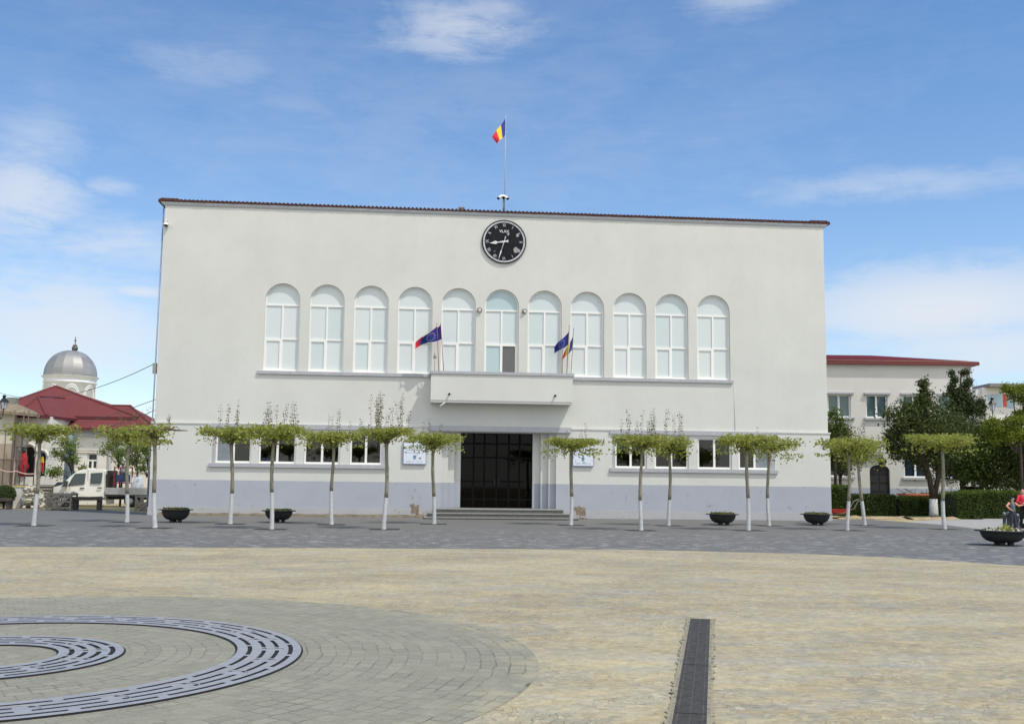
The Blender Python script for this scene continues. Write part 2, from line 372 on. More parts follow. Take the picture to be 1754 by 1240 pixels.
# round inset with its two ring gratings
RC = Vector((-4.22, -41.0, 0))
d = MB(); d.lathe([(0.001, .004), (5.45, .004)], 128, (0, 0, 0), smooth=False)
disc = structure('round_paving', d, MATS['ring_paving']); disc.location = RC
M('grating_steel', lin(150, 152, 156), .55, .12, 9, metal=.08, bump=.05)
M('slot_shade', (.012, .012, .013, 1), .9, .3, 20)
M('drain_iron', lin(82, 81, 79), .8, .3, 14, bump=.2, spec=.15)
def ring_grating(r0, r1, nsec, label):
    root = thing('ring_grating', label, 'drain grating', RC, 'ring gratings in the round paving')
    bm = MB(); w = (r1-r0)
    rads = [r0, r0+.16*w, r0+.23*w, r0+.385*w, r0+.45*w, r0+.59*w, r0+.655*w, r0+.80*w, r0+.87*w, r1]
    if nsec < 24: rads = [r0, r0+.16*w, r0+.24*w, r0+.37*w, r0+.45*w, r0+.58*w, r0+.66*w, r0+.79*w, r0+.87*w, r1]
    nsub = 40; N = nsec*nsub; zt, zb = .018, .008
    def slot(b, j):
        if b % 2 == 0: return False
        k = b//2; jj = (j+(20 if k in (1, 2) else 0)) % nsub
        per = jj % 40
        if k in (1, 2) and (j % nsub) in range(17, 24): return False      # plate round each finger hole
        return 2 <= per < 37
    for b in range(9):
        for j in range(N):
            if slot(b, j): continue
            a0, a1 = 2*math.pi*j/N, 2*math.pi*(j+1)/N; ra, rb_ = rads[b], rads[b+1]
            q = [(ra*math.cos(a0), ra*math.sin(a0)), (rb_*math.cos(a0), rb_*math.sin(a0)), (rb_*math.cos(a1), rb_*math.sin(a1)), (ra*math.cos(a1), ra*math.sin(a1))]
            bm.add([(x, y, zt) for x, y in q], [(0, 1, 2, 3)])
            # slot walls, painted dark for the shade of a deep slot
            for (nb, nj, e) in ((b-1, j, (3, 0)), (b+1, j, (1, 2)), (b, (j-1) % N, (0, 1)), (b, (j+1) % N, (2, 3))):
                if nb < 0 or nb > 8 or slot(nb, nj):
                    A, B = q[e[0]], q[e[1]]; bm.add([(A[0], A[1], zt), (B[0], B[1], zt), (B[0], B[1], zb), (A[0], A[1], zb)], [(0, 1, 2, 3)], 1)
    for j in range(nsec):                                                # raised hoop of each finger hole
        am = 2*math.pi*(j+.5)/nsec; rm = (r0+r1)/2
        c = Vector((rm*math.cos(am), rm*math.sin(am), zt+.003))
        pts = [c+Vector((.15*w*1.6*math.cos(t), .3*w*math.sin(t)*.6, 0)) for t in [math.pi*(.05+.9*i/8) for i in range(9)]]
        bm.tube(pts, .006, 4)
    bm.build('grate', [MATS['grating_steel'], MATS['slot_shade']], root, local=True)
    pit_shade = MB(); pit_shade.lathe([(r0-.02, .0075), (r1+.02, .0075)], 96, smooth=False)  # flat dark sheet stands in for the shaded depth below the slots
    pit_shade.build('drain_shade', MATS['slot_shade'], root, local=True)
ring_grating(2.44, 3.08, 26, 'wide outer ring of pale steel grating round the small ring in the paving')
ring_grating(.72, 1.33, 12, 'small inner ring of pale steel grating nested inside the wide ring')

# straight drain channel
A, B = (gr(1182, 1060)+gr(1218, 1060))/2, (gr(1150, 1240)+gr(1212, 1240))/2
dv = (B-A).normalized(); L = 8.5; ang = math.atan2(dv.y, dv.x)
root = thing('drain_channel', 'straight dark iron drain channel let into the cream stone setts', 'drain', A, rz=ang)
W = .31; t = MB()
t.box(0, L, -W/2, -W/2+.03, -.03, .008); t.box(0, L, W/2-.03, W/2, -.03, .008); t.box(0, .025, -W/2, W/2, -.03, .007)
t.build('frame', M('drain_edge', lin(104, 101, 95), .85, .2, 9, bump=.3, c2=lin(164, 156, 130)), root, local=True)
t = MB(); t.add([(0, -W/2, .003), (L, -W/2, .003), (L, W/2, .003), (0, W/2, .003)], [(0, 1, 2, 3)]); t.build('pit_shade', MATS['slot_shade'], root, local=True)  # last sheet is painted dark in place of the channel's shaded depth
t = MB(); n = 150                                     # crumbling mortar along both edges of the channel
for s in (-1, 1):
    o_ = len(t.v)
    for i in range(n+1):
        xx = -.03+(L+.03)*i/n; t.v += [(xx, s*(W/2-.004), .0095), (xx, s*(W/2+.01+.04*rnd.random()**3), .0085)]
    for i in range(n): t.f.append([o_+2*i, o_+2*i+1, o_+2*i+3, o_+2*i+2]); t.m.append(0 if rnd.random() < .97 else 1); t.sm.append(False)
t.build('mortar_bedding', [M('mortar_sand', lin(150, 142, 118), .95, .25, 12, bump=.4), M('mortar_gap', lin(62, 56, 52), .95, .3, 12)], root, local=True)['kind'] = 'stuff'
x = .03; secs = [3.6, 5.82, 8.1]
prev = .03
for e in secs:
    t = MB(); n = int((e-prev-.02)/.028)
    for i in range(n):
        xx = prev+.01+(e-prev-.02)*i/n; t.box(xx, xx+.017, -W/2+.032, W/2-.032, .0035, .011)
    for yy in (-.10, -.005, .09): t.box(prev+.005, e-.012, yy, yy+.012, .004, .0125)
    t.build('grate', MATS['drain_iron'], root, local=True); prev = e+.012

# ================================================================= town hall
def wall_mat(name, zb, top=(205, 206, 201), plinth=(166, 171, 181), low=(182, 183, 186), zl=.4, zoff=0.0):
    t = NT(name); v = t.coord(); sx = t.node('ShaderNodeSeparateXYZ'); t.link(v, sx.inputs[0]); z = sx.outputs[2]
    big = t.noise(v, .35, 6, .6); st = t.noise(t.coord(scale=(2.2, 2.2, .22)), 1.1, 5, .6); fine = t.noise(v, 26, 4, .6)
    tc = lin(*top); c = t.mix(t.ramp(big, [(.34, 0.0), (.66, 1.0)]), tuple(x*.955 for x in tc[:3])+(1,), tuple(x*1.03 for x in tc[:3])+(1,)); c = t.mix(t.math('MULTIPLY', t.ramp(t.noise(v, 1.9, 8, .75), [(.5, 0.0), (.72, 1.0)]), .22), c, tuple(x*y for x, y in zip(tc[:3], (.84, .82, .79)))+(1,))
    c = t.mix(t.ramp(st, [(.42, 0.0), (.8, .1)]), c, tuple(x*y for x, y in zip(tc[:3], (.80, .79, .76)))+(1,))
    # hand-painted plinth with a slightly wavering edge and scuffs
    zz = t.math('ADD', z, t.math('MULTIPLY', t.math('SUBTRACT', t.noise(v, 3, 3), .5), .05))
    pl = t.math('LESS_THAN', zz, zb)
    pc = lin(*plinth); pcol = t.mix(t.noise(v, 1.1, 5), tuple(x*.9 for x in pc[:3])+(1,), tuple(x*1.1 for x in pc[:3])+(1,))
    pcol = t.mix(t.math('LESS_THAN', zz, zl), pcol, t.mix(t.noise(v, 2.4, 6, .7), lin(*low), lin(*(k*.88 for k in low))))
    sc = t.math('MULTIPLY', t.ramp(t.noise(v, 3.4, 8, .78), [(.575, 0.0), (.64, 1.0)]), t.ramp(t.noise(v, .5, 3), [(.46, 0.0), (.58, 1.0)]))
    pcol = t.mix(t.math('MULTIPLY', sc, .55), pcol, lin(122, 108, 100))
    c = t.mix(pl, c, pcol); t.set(c, .85, spec=.2); t.bump(fine, .12, .01); return t.m
WALL = wall_mat('town_hall_render', 1.70)
GREY = M('grey_trim', lin(168, 170, 175), .7, .08, 5)
WHITE = M('white_frame', lin(232, 232, 228), .45, .04, 8)
hall = thing('town_hall', 'large cream town hall with eleven arched windows, balcony and grey blue plinth', 'town hall', (4.05, 6, 0))
XL, XR, ZT, BD = -12.78, 20.90, 15.2, 5.5
arch = []
WX = [-6.863+2.182*i for i in range(11)]; WB, WS, WR = 7.065, 10.58, .865
def arch_poly(cx, zb, zs, r, n=18, k=1.0):
    return [(cx-r, zb), (cx+r, zb)]+[(cx+r*math.cos(math.pi*i/n), zs+r*k*math.sin(math.pi*i/n)) for i in range(n+1)]
def clean(poly):
    o = []
    for q in poly:
        if not o or (abs(q[0]-o[-1][0])+abs(q[1]-o[-1][1])) > 1e-5: o.append(q)
    return o
w = MB()
w.holed([(XL, 4.45), (XR, 4.45), (XR, ZT), (XL, ZT)], [clean(arch_poly(x, WB, WS, WR)) for x in WX], 0, .22)
LY = -.06
lw = []
for (u0, u1, v0, v1, vt) in ((363.5, 431, 750, 791, 0), (443, 507.5, 750, 791, 0), (521, 583, 750, 793, 0), (599.5, 660.5, 750, 794, 0), (1049, 1108.5, 750, 803, 0), (1121.5, 1180, 750, 803, 0), (1195.5, 1254, 750, 804, 0), (1265.5, 1327, 750, 806, 0)):
    lw.append((fx(u0, 775, LY), fx(u1, 775, LY)))
LB, LT = 2.53, 4.08
DX = [fx(u, 800, y) for u, y in ((757, -.06), (768, .2), (778.5, .46), (789.5, .72))]; DXR = [fx(u, 800, y) for u, y in ((953, -.06), (940, .2), (926.5, .46), (912.5, .72))]
DB, DT = .47, 4.2
rect = lambda a, b, c, d: [(a, c), (b, c), (b, d), (a, d)]
w.holed([(XL-.07, 0), (DX[0], 0), (DX[0], DT), (DXR[0], DT), (DXR[0], 0), (XR+.07, 0), (XR+.07, 4.45), (XL-.07, 4.45)], [rect(a, b, LB, LT) for a, b in lw], LY, .2)
ys = (-.06, .2, .46, .72)
for i in range(3):      # stepped door jambs
    w.add([(DX[i], ys[i], 0), (DX[i], ys[i+1], 0), (DX[i], ys[i+1], DT), (DX[i], ys[i], DT)], [(0, 1, 2, 3)])
    w.add([(DX[i], ys[i+1], 0), (DX[i+1], ys[i+1], 0), (DX[i+1], ys[i+1], DT), (DX[i], ys[i+1], DT)], [(0, 1, 2, 3)])
    w.add([(DXR[i], ys[i], 0), (DXR[i], ys[i+1], 0), (DXR[i], ys[i+1], DT), (DXR[i], ys[i], DT)], [(0, 1, 2, 3)])
    w.add([(DXR[i], ys[i+1], 0), (DXR[i+1], ys[i+1], 0), (DXR[i+1], ys[i+1], DT), (DXR[i], ys[i+1], DT)], [(0, 1, 2, 3)])
for s, X in ((1, DX[3]), (-1, DXR[3])): w.add([(X, .72, 0), (X, 1.1, 0), (X, 1.1, DT), (X, .72, DT)], [(0, 1, 2, 3)])
w.add([(DX[0], LY, DT), (DXR[0], LY, DT), (DXR[0], 1.1, DT), (DX[0], 1.1, DT)], [(0, 1, 2, 3)])
w.add([(XL-.07, LY, 4.45), (XR+.07, LY, 4.45), (XR, 0, 4.451), (XL, 0, 4.451)], [(0, 1, 2, 3)])
for X, o in ((XL, -.07), (XR, .07)):
    w.add([(X, 0, 4.45), (X, BD, 4.45), (X, BD, ZT), (X, 0, ZT)], [(0, 1, 2, 3)])
    w.add([(X+o, LY, 0), (X+o, BD, 0), (X+o, BD, 4.45), (X+o, LY, 4.45)], [(0, 1, 2, 3)])
    w.add([(X, 0, 4.45), (X+o, LY, 4.45), (X+o, BD, 4.45), (X, BD, 4.45)], [(0, 1, 2, 3)])
w.add([(XL, BD, 0), (XR, BD, 0), (XR, BD, ZT), (XL, BD, ZT)], [(0, 1, 2, 3)])
w.build('wall', WALL, hall, fixn=False)
t = MB(); t.box(XL-.1, XR+.1, -.085, -.061, 0, .39); t.build('plinth_course', wall_mat('plinth_course_render', 1.7), hall)
# stretches of ledge on either side of the lintels
edges_ = [XL-.12, lw[0][0]-.2, lw[3][1]+.12, .5, 7.56, lw[4][0]-.15, lw[7][1]+.15, XR+.12]
for i in (0, 2, 4, 6):
    led = MB(); led.box(edges_[i], edges_[i+1]-.002, -.10, -.002, 4.40, 4.47); led.build('string_course', M('cream_trim', lin(204, 205, 200), .8, .06, 4), hall)
# cornice and tiled roof
t = MB(); o = .27; zc = 15.2
for (za, oa, zb_, ob) in ((zc, .03, zc+.05, .06), (zc+.05, .07, zc+.16, .11)):
    t.hexa([(XL-oa*2, -oa, za), (XR+oa*2, -oa, za), (XL-oa*2, BD+oa, za), (XR+oa*2, BD+oa, za), (XL-ob*2, -ob, zb_), (XR+ob*2, -ob, zb_), (XL-ob*2, BD+ob, zb_), (XR+ob*2, BD+ob, zb_)])
t.build('cornice', M('cornice_grey', lin(176, 180, 186), .7, .06, 4), hall)
TILE = M('clay_tile', lin(60, 36, 35), .85, .3, 9, c2=lin(98, 62, 52), bump=.3)
t = MB(); per = .2; x0, x1 = XL-.33, XR+.33; nx = int((x1-x0)/per)*6; rows = [-.15, -.02, .2, .8, 1.6, 2.75, 3.9, 4.7, 5.3, 5.65]
vs, fs = [], []
for j, y in enumerate(rows):
    dz = min(y+.15, 5.65-y)*math.tan(rad(11))
    for i in range(nx+1):
        x = x0+(x1-x0)*i/nx; lim = min(x-x0, x1-x)*math.tan(rad(20))
        ph = (i % 6)/6; wv = abs(math.sin(math.pi*ph))**.6
        jit = .012*math.sin(x*13.7+math.sin(x*3.1)*4)
        vs.append((x, y+jit, zc+.2+.105*wv+min(dz, lim+.03)+jit*.4))
n1 = nx+1
for j in range(len(rows)-1):
    for i in range(nx): fs.append((j*n1+i, j*n1+i+1, (j+1)*n1+i+1, (j+1)*n1+i))
t.add(vs, fs, 0, False)
vs = []
for i in range(nx+1): q = t.v[i]; vs += [(q[0], q[1], q[2]), (q[0], q[1]+.03, zc+.162)]
t.add(vs, [(2*i, 2*i+1, 2*i+3, 2*i+2) for i in range(nx)])
for s, X in ((0, x0), (nx, x1)):
    t.add([(X, -.13, zc+.162), (X, 5.6, zc+.162), (X, 5.6, zc+.26), (X, -.13, zc+.26)], [(0, 1, 2, 3)])
for X, sg in ((x0+.12, 1), (x1-.12, -1)):
    pts = [(X+sg*k*.35, .0+k*.3, zc+.31+k*.075) for k in range(8)]
    t.tube(pts[:3], .075, 8, smooth=False)
roof = t.build('roof', TILE, hall, fixn=False)
t = MB(); c = at(791, 355, 1.5); t.box(c.x-.13, c.x+.13, 1.38, 1.62, 15.4, 15.95); t.box(c.x-.16, c.x+.16, 1.35, 1.65, 15.95, 16.0)
t.build('chimney', M('vent_brick', lin(150, 128, 118), .9), roof)
# upper arched windows
t = NT('frosted_pane'); g_ = t.node('ShaderNodeNewGeometry'); oi = t.node('ShaderNodeObjectInfo')
rr = t.math('FRACT', t.math('ADD', g_.outputs['Random Per Island'], t.math('MULTIPLY', oi.outputs['Random'], 3.3)))
c = t.ramp(rr, [(0, lin(196, 207, 208)), (.5, lin(204, 213, 213)), (1, lin(210, 216, 216))])
c = t.mix(t.math('MULTIPLY', t.noise(t.coord(), 1.2, 3), .3), c, lin(196, 207, 208)); t.set(c, .12, spec=.45)
FROST = t.m
BLUEP = M('blue_pane', lin(176, 195, 198), .12, .04, 2); DARKP = M('open_dark_pane', lin(98, 98, 98), .4, .08, 3)
def arched_window(center=False):
    f = MB(); r = WR-.004; hs = WS-WB; fw = .062
    out = [(q[0], q[1]) for q in clean(arch_poly(0, .004, hs, r))]
    tr, mr, mw = 3.30, 1.60, .042
    a0 = math.asin((tr+.035-hs)/(r-fw)) if abs((tr+.035-hs)/(r-fw)) < 1 else 0
    ro = r-fw; zt = tr+.035
    ar = [(-ro, zt), (ro, zt)]+[(ro*math.cos(math.pi*i/16), hs+ro*math.sin(math.pi*i/16)) for i in range(17)]
    ar = clean(ar)
    zb = .09
    low_l = rect(-r+.12, -.105, .15, mr-.10); low_r = rect(mw, r-fw, zb, mr-.03)
    if center: low_l = rect(-r+.10, -.06, .05, mr-.10); low_r = rect(.06, r-.16, .05, mr-.10)
    holes = [ar, rect(-r+fw, -mw, mr+.03, tr-.035), rect(mw, r-fw, mr+.03, tr-.035), low_l, low_r]
    return f, out, holes
def add_window(center, x, proto=None):
    f, out, holes = arched_window(center)
    pn = MB()
    for k, h in enumerate(holes):
        m = 0
        if center: m = {0: 1, 3: 1, 4: 2}.get(k, 0)
        pn.add([(q[0], .185, q[1]) for q in h], [tuple(range(len(h)))], m)
    win = pn.build('arched_window', [FROST, BLUEP, DARKP], hall, local=True, fixn=False)
    fr = f.holed(out, holes, .14, .05)
    fr.build('frame', WHITE, win, local=True, fixn=False)
    win.location = Vector((x, 0, WB))-hall.location
    return win
wp = add_window(False, WX[0])
for i in range(1, 11):
    if i == 5: add_window(True, WX[5])['label'] = 'middle arched window with one dark open lower pane'
    else:
        c = copy_tree(wp, hall); c.location = Vector((WX[i], 0, WB))-hall.location
for a, b in ((-7.97, .53), (7.6, 15.94)):
    t = MB(); t.box(a, b, -.10, -.003, 6.9, 7.06); t.build('sill', GREY, hall)
# balcony
bx0, bx1, by = fx(738.5, 660, -.95), fx(981.5, 662, -.95), -.95
bb = fz(860, 690.5, -.95); bt = fz(860, 637.5, -.95)
t = MB(); t.box(bx0, bx1, by, by+.12, bb+.1, bt-.14); t.box(bx0, bx0+.12, by+.121, -.002, bb+.1, bt-.14); t.box(bx1-.12, bx1, by+.121, -.002, bb+.1, bt-.14)
t.box(bx0+.004, bx1-.004, by+.03, -.003, bb, bb+.098)
bal = t.build('balcony', WALL, hall)
t = MB(); t.box(bx0-.07, bx1+.07, by-.06, by+.16, bt-.138, bt); t.box(bx0-.07, bx0+.14, by+.161, -.105, bt-.138, bt); t.box(bx1-.14, bx1+.07, by+.161, -.105, bt-.138, bt)
t.build('coping', GREY, bal)
t = MB(); t.tube([(bx0+.75, by+.08, bb+.02), (bx0+.45, by-.25, bb-.22)], .025, 8); t.build('spout', M('white_pipe', lin(210, 210, 205), .5), bal)
# ground-floor windows: lintels, sills, sashes, rooms behind
for a, b in ((lw[0][0]-.1, lw[3][1]+.12), (lw[4][0]-.12, lw[7][1]+.12)):
    t = MB(); t.box(a, b, -.14, -.062, LT+.14, LT+.36); t.build('lintel', GREY, hall)
t = MB(); t.box(.5, 7.56, -.34, -.062, DT+.03, DT+.29); t.build('door_lintel', GREY, hall)
for a, b in ((lw[0][0]-.12, lw[3][1]+.14), (lw[4][0]-.12, lw[7][1]+.14)):
    t = MB(); t.box(a, b, -.17, -.062, 2.34, LB-.01); t.build('sill', GREY, hall)
GLASS = glass_mat('window_glass', (.5, .52, .53, 1), .04)
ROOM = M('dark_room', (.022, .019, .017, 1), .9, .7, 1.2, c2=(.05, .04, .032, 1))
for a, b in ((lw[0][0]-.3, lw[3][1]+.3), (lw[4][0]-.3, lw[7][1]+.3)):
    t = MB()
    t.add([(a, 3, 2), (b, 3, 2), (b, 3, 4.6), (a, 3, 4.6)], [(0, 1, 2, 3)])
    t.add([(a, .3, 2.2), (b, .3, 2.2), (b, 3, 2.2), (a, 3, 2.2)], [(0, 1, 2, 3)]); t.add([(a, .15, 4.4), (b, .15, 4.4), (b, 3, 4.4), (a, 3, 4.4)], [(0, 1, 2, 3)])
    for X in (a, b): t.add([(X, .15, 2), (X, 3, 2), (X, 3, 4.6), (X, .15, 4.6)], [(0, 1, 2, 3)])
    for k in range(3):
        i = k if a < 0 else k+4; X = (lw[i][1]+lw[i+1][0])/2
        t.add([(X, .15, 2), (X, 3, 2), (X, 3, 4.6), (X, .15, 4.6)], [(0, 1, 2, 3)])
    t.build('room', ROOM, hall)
GREYP = M('grey_sash_pane', lin(122, 130, 138), .15, .12, 2)
for i, (a, b) in enumerate(lw):
    f = MB(); H = LT-LB; W2 = (b-a); jl = .0
    jw = .16 if i in (0, 4) else .01; jr = .17 if i in (3, 7) else .01
    out = rect(a+.003, b-.003, LB+.003, LT-.003); mid = (a+jw+b-jr)/2; e = .085
    hs = [rect(a+jw+e, mid-.055, LB+.1, LT-.07), rect(mid+.055, b-jr-e, LB+.1, LT-.07)]
    f.holed(rect(a+jw, b-jr, LB+.003, LT-.003), hs, .03, .06)
    pn = MB()
    for k, h in enumerate(hs): pn.add([(q[0], .07, q[1]) for q in h], [(0, 1, 2, 3)], 1 if (i, k) in ((0, 0), (7, 1)) else 0)
    win = pn.build('window', [GLASS, GREYP], hall, fixn=False); f.build('frame', WHITE, win, fixn=False)
    if jw > .1 or jr > .1:
        s = MB()
        if jw > .1: s.box(a+.002, a+jw-.002, -.04, .09, LB+.003, LT-.003)
        if jr > .1: s.box(b-jr+.002, b-.002, -.04, .09, LB+.003, LT-.003)
        s.build('jamb', GREY, win)
# entrance door, dark glass in a black frame, dim vestibule behind
DG = glass_mat('door_glass', (.15, .15, .16, 1), .0, .28)
BLK = M('black_frame', (.005, .005, .006, 1), .8, .3, 10, spec=.1)
f = MB(); d0, d1 = DX[3]+.003, DXR[3]-.003
cols = [d0, d0+.5*(d1-d0)*.36, (d0+d1)/2-.62, (d0+d1)/2, (d0+d1)/2+.62, d1-.5*(d1-d0)*.36, d1]; rws = [DB+.003, DB+.42, DB+1.32, DB+2.5, DB+3.2, DT-.003]
holes = []
for i in range(len(cols)-1):
    for j in range(len(rws)-1):
        holes.append(rect(cols[i]+.04, cols[i+1]-.04, rws[j]+.04, rws[j+1]-.04))
f.holed(rect(d0, d1, DB+.003, DT-.003), holes, .78, .06)
gp = MB(); gp.add([(d0, .815, DB+.003), (d1, .815, DB+.003), (d1, .815, DT-.003), (d0, .815, DT-.003)], [(0, 1, 2, 3)])
door = gp.build('door', DG, hall, fixn=False); f.build('frame', BLK, door, fixn=False)
t = MB(); t.tube([((d0+d1)/2-.09, .74, DB+1.0), ((d0+d1)/2-.09, .74, DB+1.5)], .018, 8); t.tube([((d0+d1)/2+.09, .74, DB+1.0), ((d0+d1)/2+.09, .74, DB+1.5)], .018, 8)
t.build('handle', M('dull_metal', (.03, .03, .03, 1), .5), door)
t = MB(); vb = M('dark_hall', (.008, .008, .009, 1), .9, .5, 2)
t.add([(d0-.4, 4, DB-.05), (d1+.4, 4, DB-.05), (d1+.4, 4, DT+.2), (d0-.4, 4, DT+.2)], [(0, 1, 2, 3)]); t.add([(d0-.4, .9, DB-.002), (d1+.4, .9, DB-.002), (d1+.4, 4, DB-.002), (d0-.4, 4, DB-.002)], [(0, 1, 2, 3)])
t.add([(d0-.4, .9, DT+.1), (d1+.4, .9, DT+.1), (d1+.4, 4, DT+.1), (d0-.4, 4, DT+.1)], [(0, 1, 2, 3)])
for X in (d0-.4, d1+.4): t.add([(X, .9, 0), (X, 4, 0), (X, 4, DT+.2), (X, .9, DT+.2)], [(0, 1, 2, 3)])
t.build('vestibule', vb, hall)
# entrance steps
STEP = M('step_stone', lin(92, 94, 90), .85, .22, 7, bump=.3); NOSE = M('step_nosing', lin(140, 140, 136), .8, .15, 8)
t = MB()
st = [(fx(744, 885, -1.6), fx(965.5, 876, -1.6), -1.6, .28, .47), (fx(735, 885, -1.95), fx(976, 884, -1.95), -1.95, .09, .28), (fx(727, 890, -2.3), fx(992, 890, -2.3), -2.3, -.02, .09)]
for i, (a, b, y, z0, z1) in enumerate(st):
    yb = .9 if i == 0 else (-.065)
    if i == 0:
        t.box(a, b, y+.03, -.09, z0, z1-.045); t.box(a-.02, b+.02, y, -.09, z1-.045, z1, 1)
        t.box(DX[0]+.003, DXR[0]-.003, -.088, .715, z0, z1-.003, 0); t.box(DX[3]+.003, DXR[3]-.003, .717, .9, z0, z1-.004, 0)
    else:
        t.box(a, b, y+.03, -.09, z0, z1-.045); t.box(a-.02, b+.02, y, -.09, z1-.045, z1-.0005, 1)
t.build('entrance_steps', [STEP, NOSE], hall)
# broken render showing brick beside the steps
BRK = M('broken_brick', lin(110, 92, 78), .95, .35, 14, c2=lin(158, 146, 128), bump=.8)
for (u0, u1, v0, v1) in ((703, 719, 864, 882), (984, 1004, 866, 884)):
    a, b = at(u0, v1, -.1), at(u1, v0, -.1); t = MB()
    cx, cz = (a.x+b.x)/2, (a.z+b.z)/2; hw_, hh_ = (b.x-a.x)/2, (b.z-a.z)/2
    poly = []
    for i in range(24):
        q = 6.283*i/24; k_ = 1/max(abs(math.cos(q)), abs(math.sin(q))); j_ = rnd.uniform(.62, 1.12)
        poly.append((cx+hw_*k_*math.cos(q)*j_, max(.02, cz+hh_*k_*math.sin(q)*j_)))
    t.prism(poly, -.09, -.05); t.build('broken_render', BRK, hall)
    t = MB(); 
    for k in range(14): t.ball((cx+rnd.uniform(-.5, .45), -.16-rnd.random()*.3, .02), rnd.uniform(.03, .08), 5, jit=.7)
    t.build('fallen_rubble', BRK, hall)['kind'] = 'stuff'
# downpipe at the left corner, lightning lead on the right
t = MB(); t.tube([(XL-.1, .12, 15.1), (XL-.12, .1, 4.6), (XL-.17, .1, 4.3), (XL-.17, .1, .2)], .035, 8); t.build('downpipe', M('zinc', lin(150, 155, 160), .5, metal=.4), hall)
xx = fx(1258, 660); t = MB(); t.tube([(xx, -.012, 6.85), (xx+.01, -.012, 4.5)], .012, 5); t.build('cable_lead', MATS['cream_trim'], hall)
# ================================================================= things fixed to the town hall
# clock
cc = at(864, 414, -.1); CR = (fx(902, 414, -.1)-fx(826, 414, -.1))/2
clk = thing('wall_clock', 'big round black clock with silver Roman numerals high on the town hall front', 'clock', (cc.x, 0, cc.z))
t = MB(); t.lathe([(.001, 0), (CR, 0), (CR, -.085), (CR-.03, -.105), (CR-.05, -.085), (CR-.05, -.07), (.001, -.07)], 72, axis='y', smooth=False)
t.build('dial', M('clock_black', (.014, .015, .019, 1), .75, .3, 5, spec=.15), clk, local=True)
SILV = M('worn_silver', lin(196, 196, 204), .6, .12, 9); PATCH = M('worn_patch', lin(150, 150, 152), .7, .1, 9)
t = MB(); t.lathe([(CR-.058, -.074), (CR-.058, -.078), (CR-.135, -.078), (CR-.135, -.074)], 72, axis='y', smooth=False); 
t.build('minute_ring', SILV, clk, local=True)
t = MB()
for i in range(60):
    a = i*math.pi/30; w_ = .012 if i % 5 else .03
    r0, r1 = CR-.115, CR-.075; d = Vector((math.sin(a), 0, math.cos(a))); pz = Vector((math.cos(a), 0, -math.sin(a)))*w_/2
    t.add([d*r0-pz+Vector((0, -.080, 0)), d*r0+pz+Vector((0, -.080, 0)), d*r1+pz+Vector((0, -.080, 0)), d*r1-pz+Vector((0, -.080, 0))], [(0, 1, 2, 3)])
t.build('minute_marks', MATS['clock_black'], clk, local=True)
for i, s in enumerate(['XII', 'I', 'II', 'III', 'IIII', 'V', 'VI', 'VII', 'VIII', 'IX', 'X', 'XI']):
    v, f = text_mesh(s, .22, .003); a = i*math.pi/6; r = CR*.755; sx_ = .62 if len(s) > 2 else .8
    if i == 5: v, f = text_mesh('I', .22, .003); a += .0
    t = MB(); R3 = Matrix.Rotation(a, 3, 'Y')
    t.add([R3 @ Vector((p.x*sx_, -.076-p.z, p.y*1.05+r)) for p in v], f); t.build('numeral', SILV, clk, local=True)
v, f = text_mesh('VLAX', .20, .003); t = MB(); t.add([(p.x, -.076-p.z, p.y+CR*.47) for p in v], f); t.build('lettering', M('white_letter', lin(232, 232, 232), .6), clk, local=True)
def blob(px, pz, rx, rz, seed):
    rr = random.Random(seed); n = 13
    return [(px+rx*math.cos(6.283*i/n)*rr.uniform(.8, 1.15), pz+rz*math.sin(6.283*i/n)*rr.uniform(.8, 1.15)) for i in range(n)]
for (px, pz, rx, rz) in ((.60, -.42, .14, .15), (.77, -.46, .06, .09), (.68, .34, .07, .10), (.21, .40, .06, .08), (-.48, -.51, .03, .03), (-.50, -.74, .06, .06)):
    t = MB(); t.prism(blob(px, pz, rx, rz, int(px*100)), -.0825, -.076); t.build('worn_patch', PATCH, clk, local=True)
def hand(a, ln, wd, y):
    d = Vector((math.sin(a), 0, math.cos(a))); q = Vector((math.cos(a), 0, -math.sin(a))); m = MB()
    out = [(-.30*ln, 0), (-.27*ln, wd*.8), (-.12*ln, wd*.35), (.0, wd*.55), (.45*ln, wd*.25), (.58*ln, wd), (ln, 0.004), (ln, -.004), (.58*ln, -wd), (.45*ln, -wd*.25), (0, -wd*.55), (-.12*ln, -wd*.35), (-.27*ln, -wd*.8)]
    P = [d*x+q*z for x, z in out]; m.add([p+Vector((0, y, 0)) for p in P]+[p+Vector((0, y+.008, 0)) for p in P], [tuple(range(13)), tuple(range(25, 12, -1))]+[(i, (i+1) % 13, (i+1) % 13+13, i+13) for i in range(13)])
    return m
hand(rad(262), .74, .09, -.115).build('hour_hand', M('hand_silver', lin(206, 206, 208), .45, metal=.2), clk, local=True)
hand(rad(196.5), .98, .035, -.128).build('minute_hand', MATS['hand_silver'], clk, local=True)
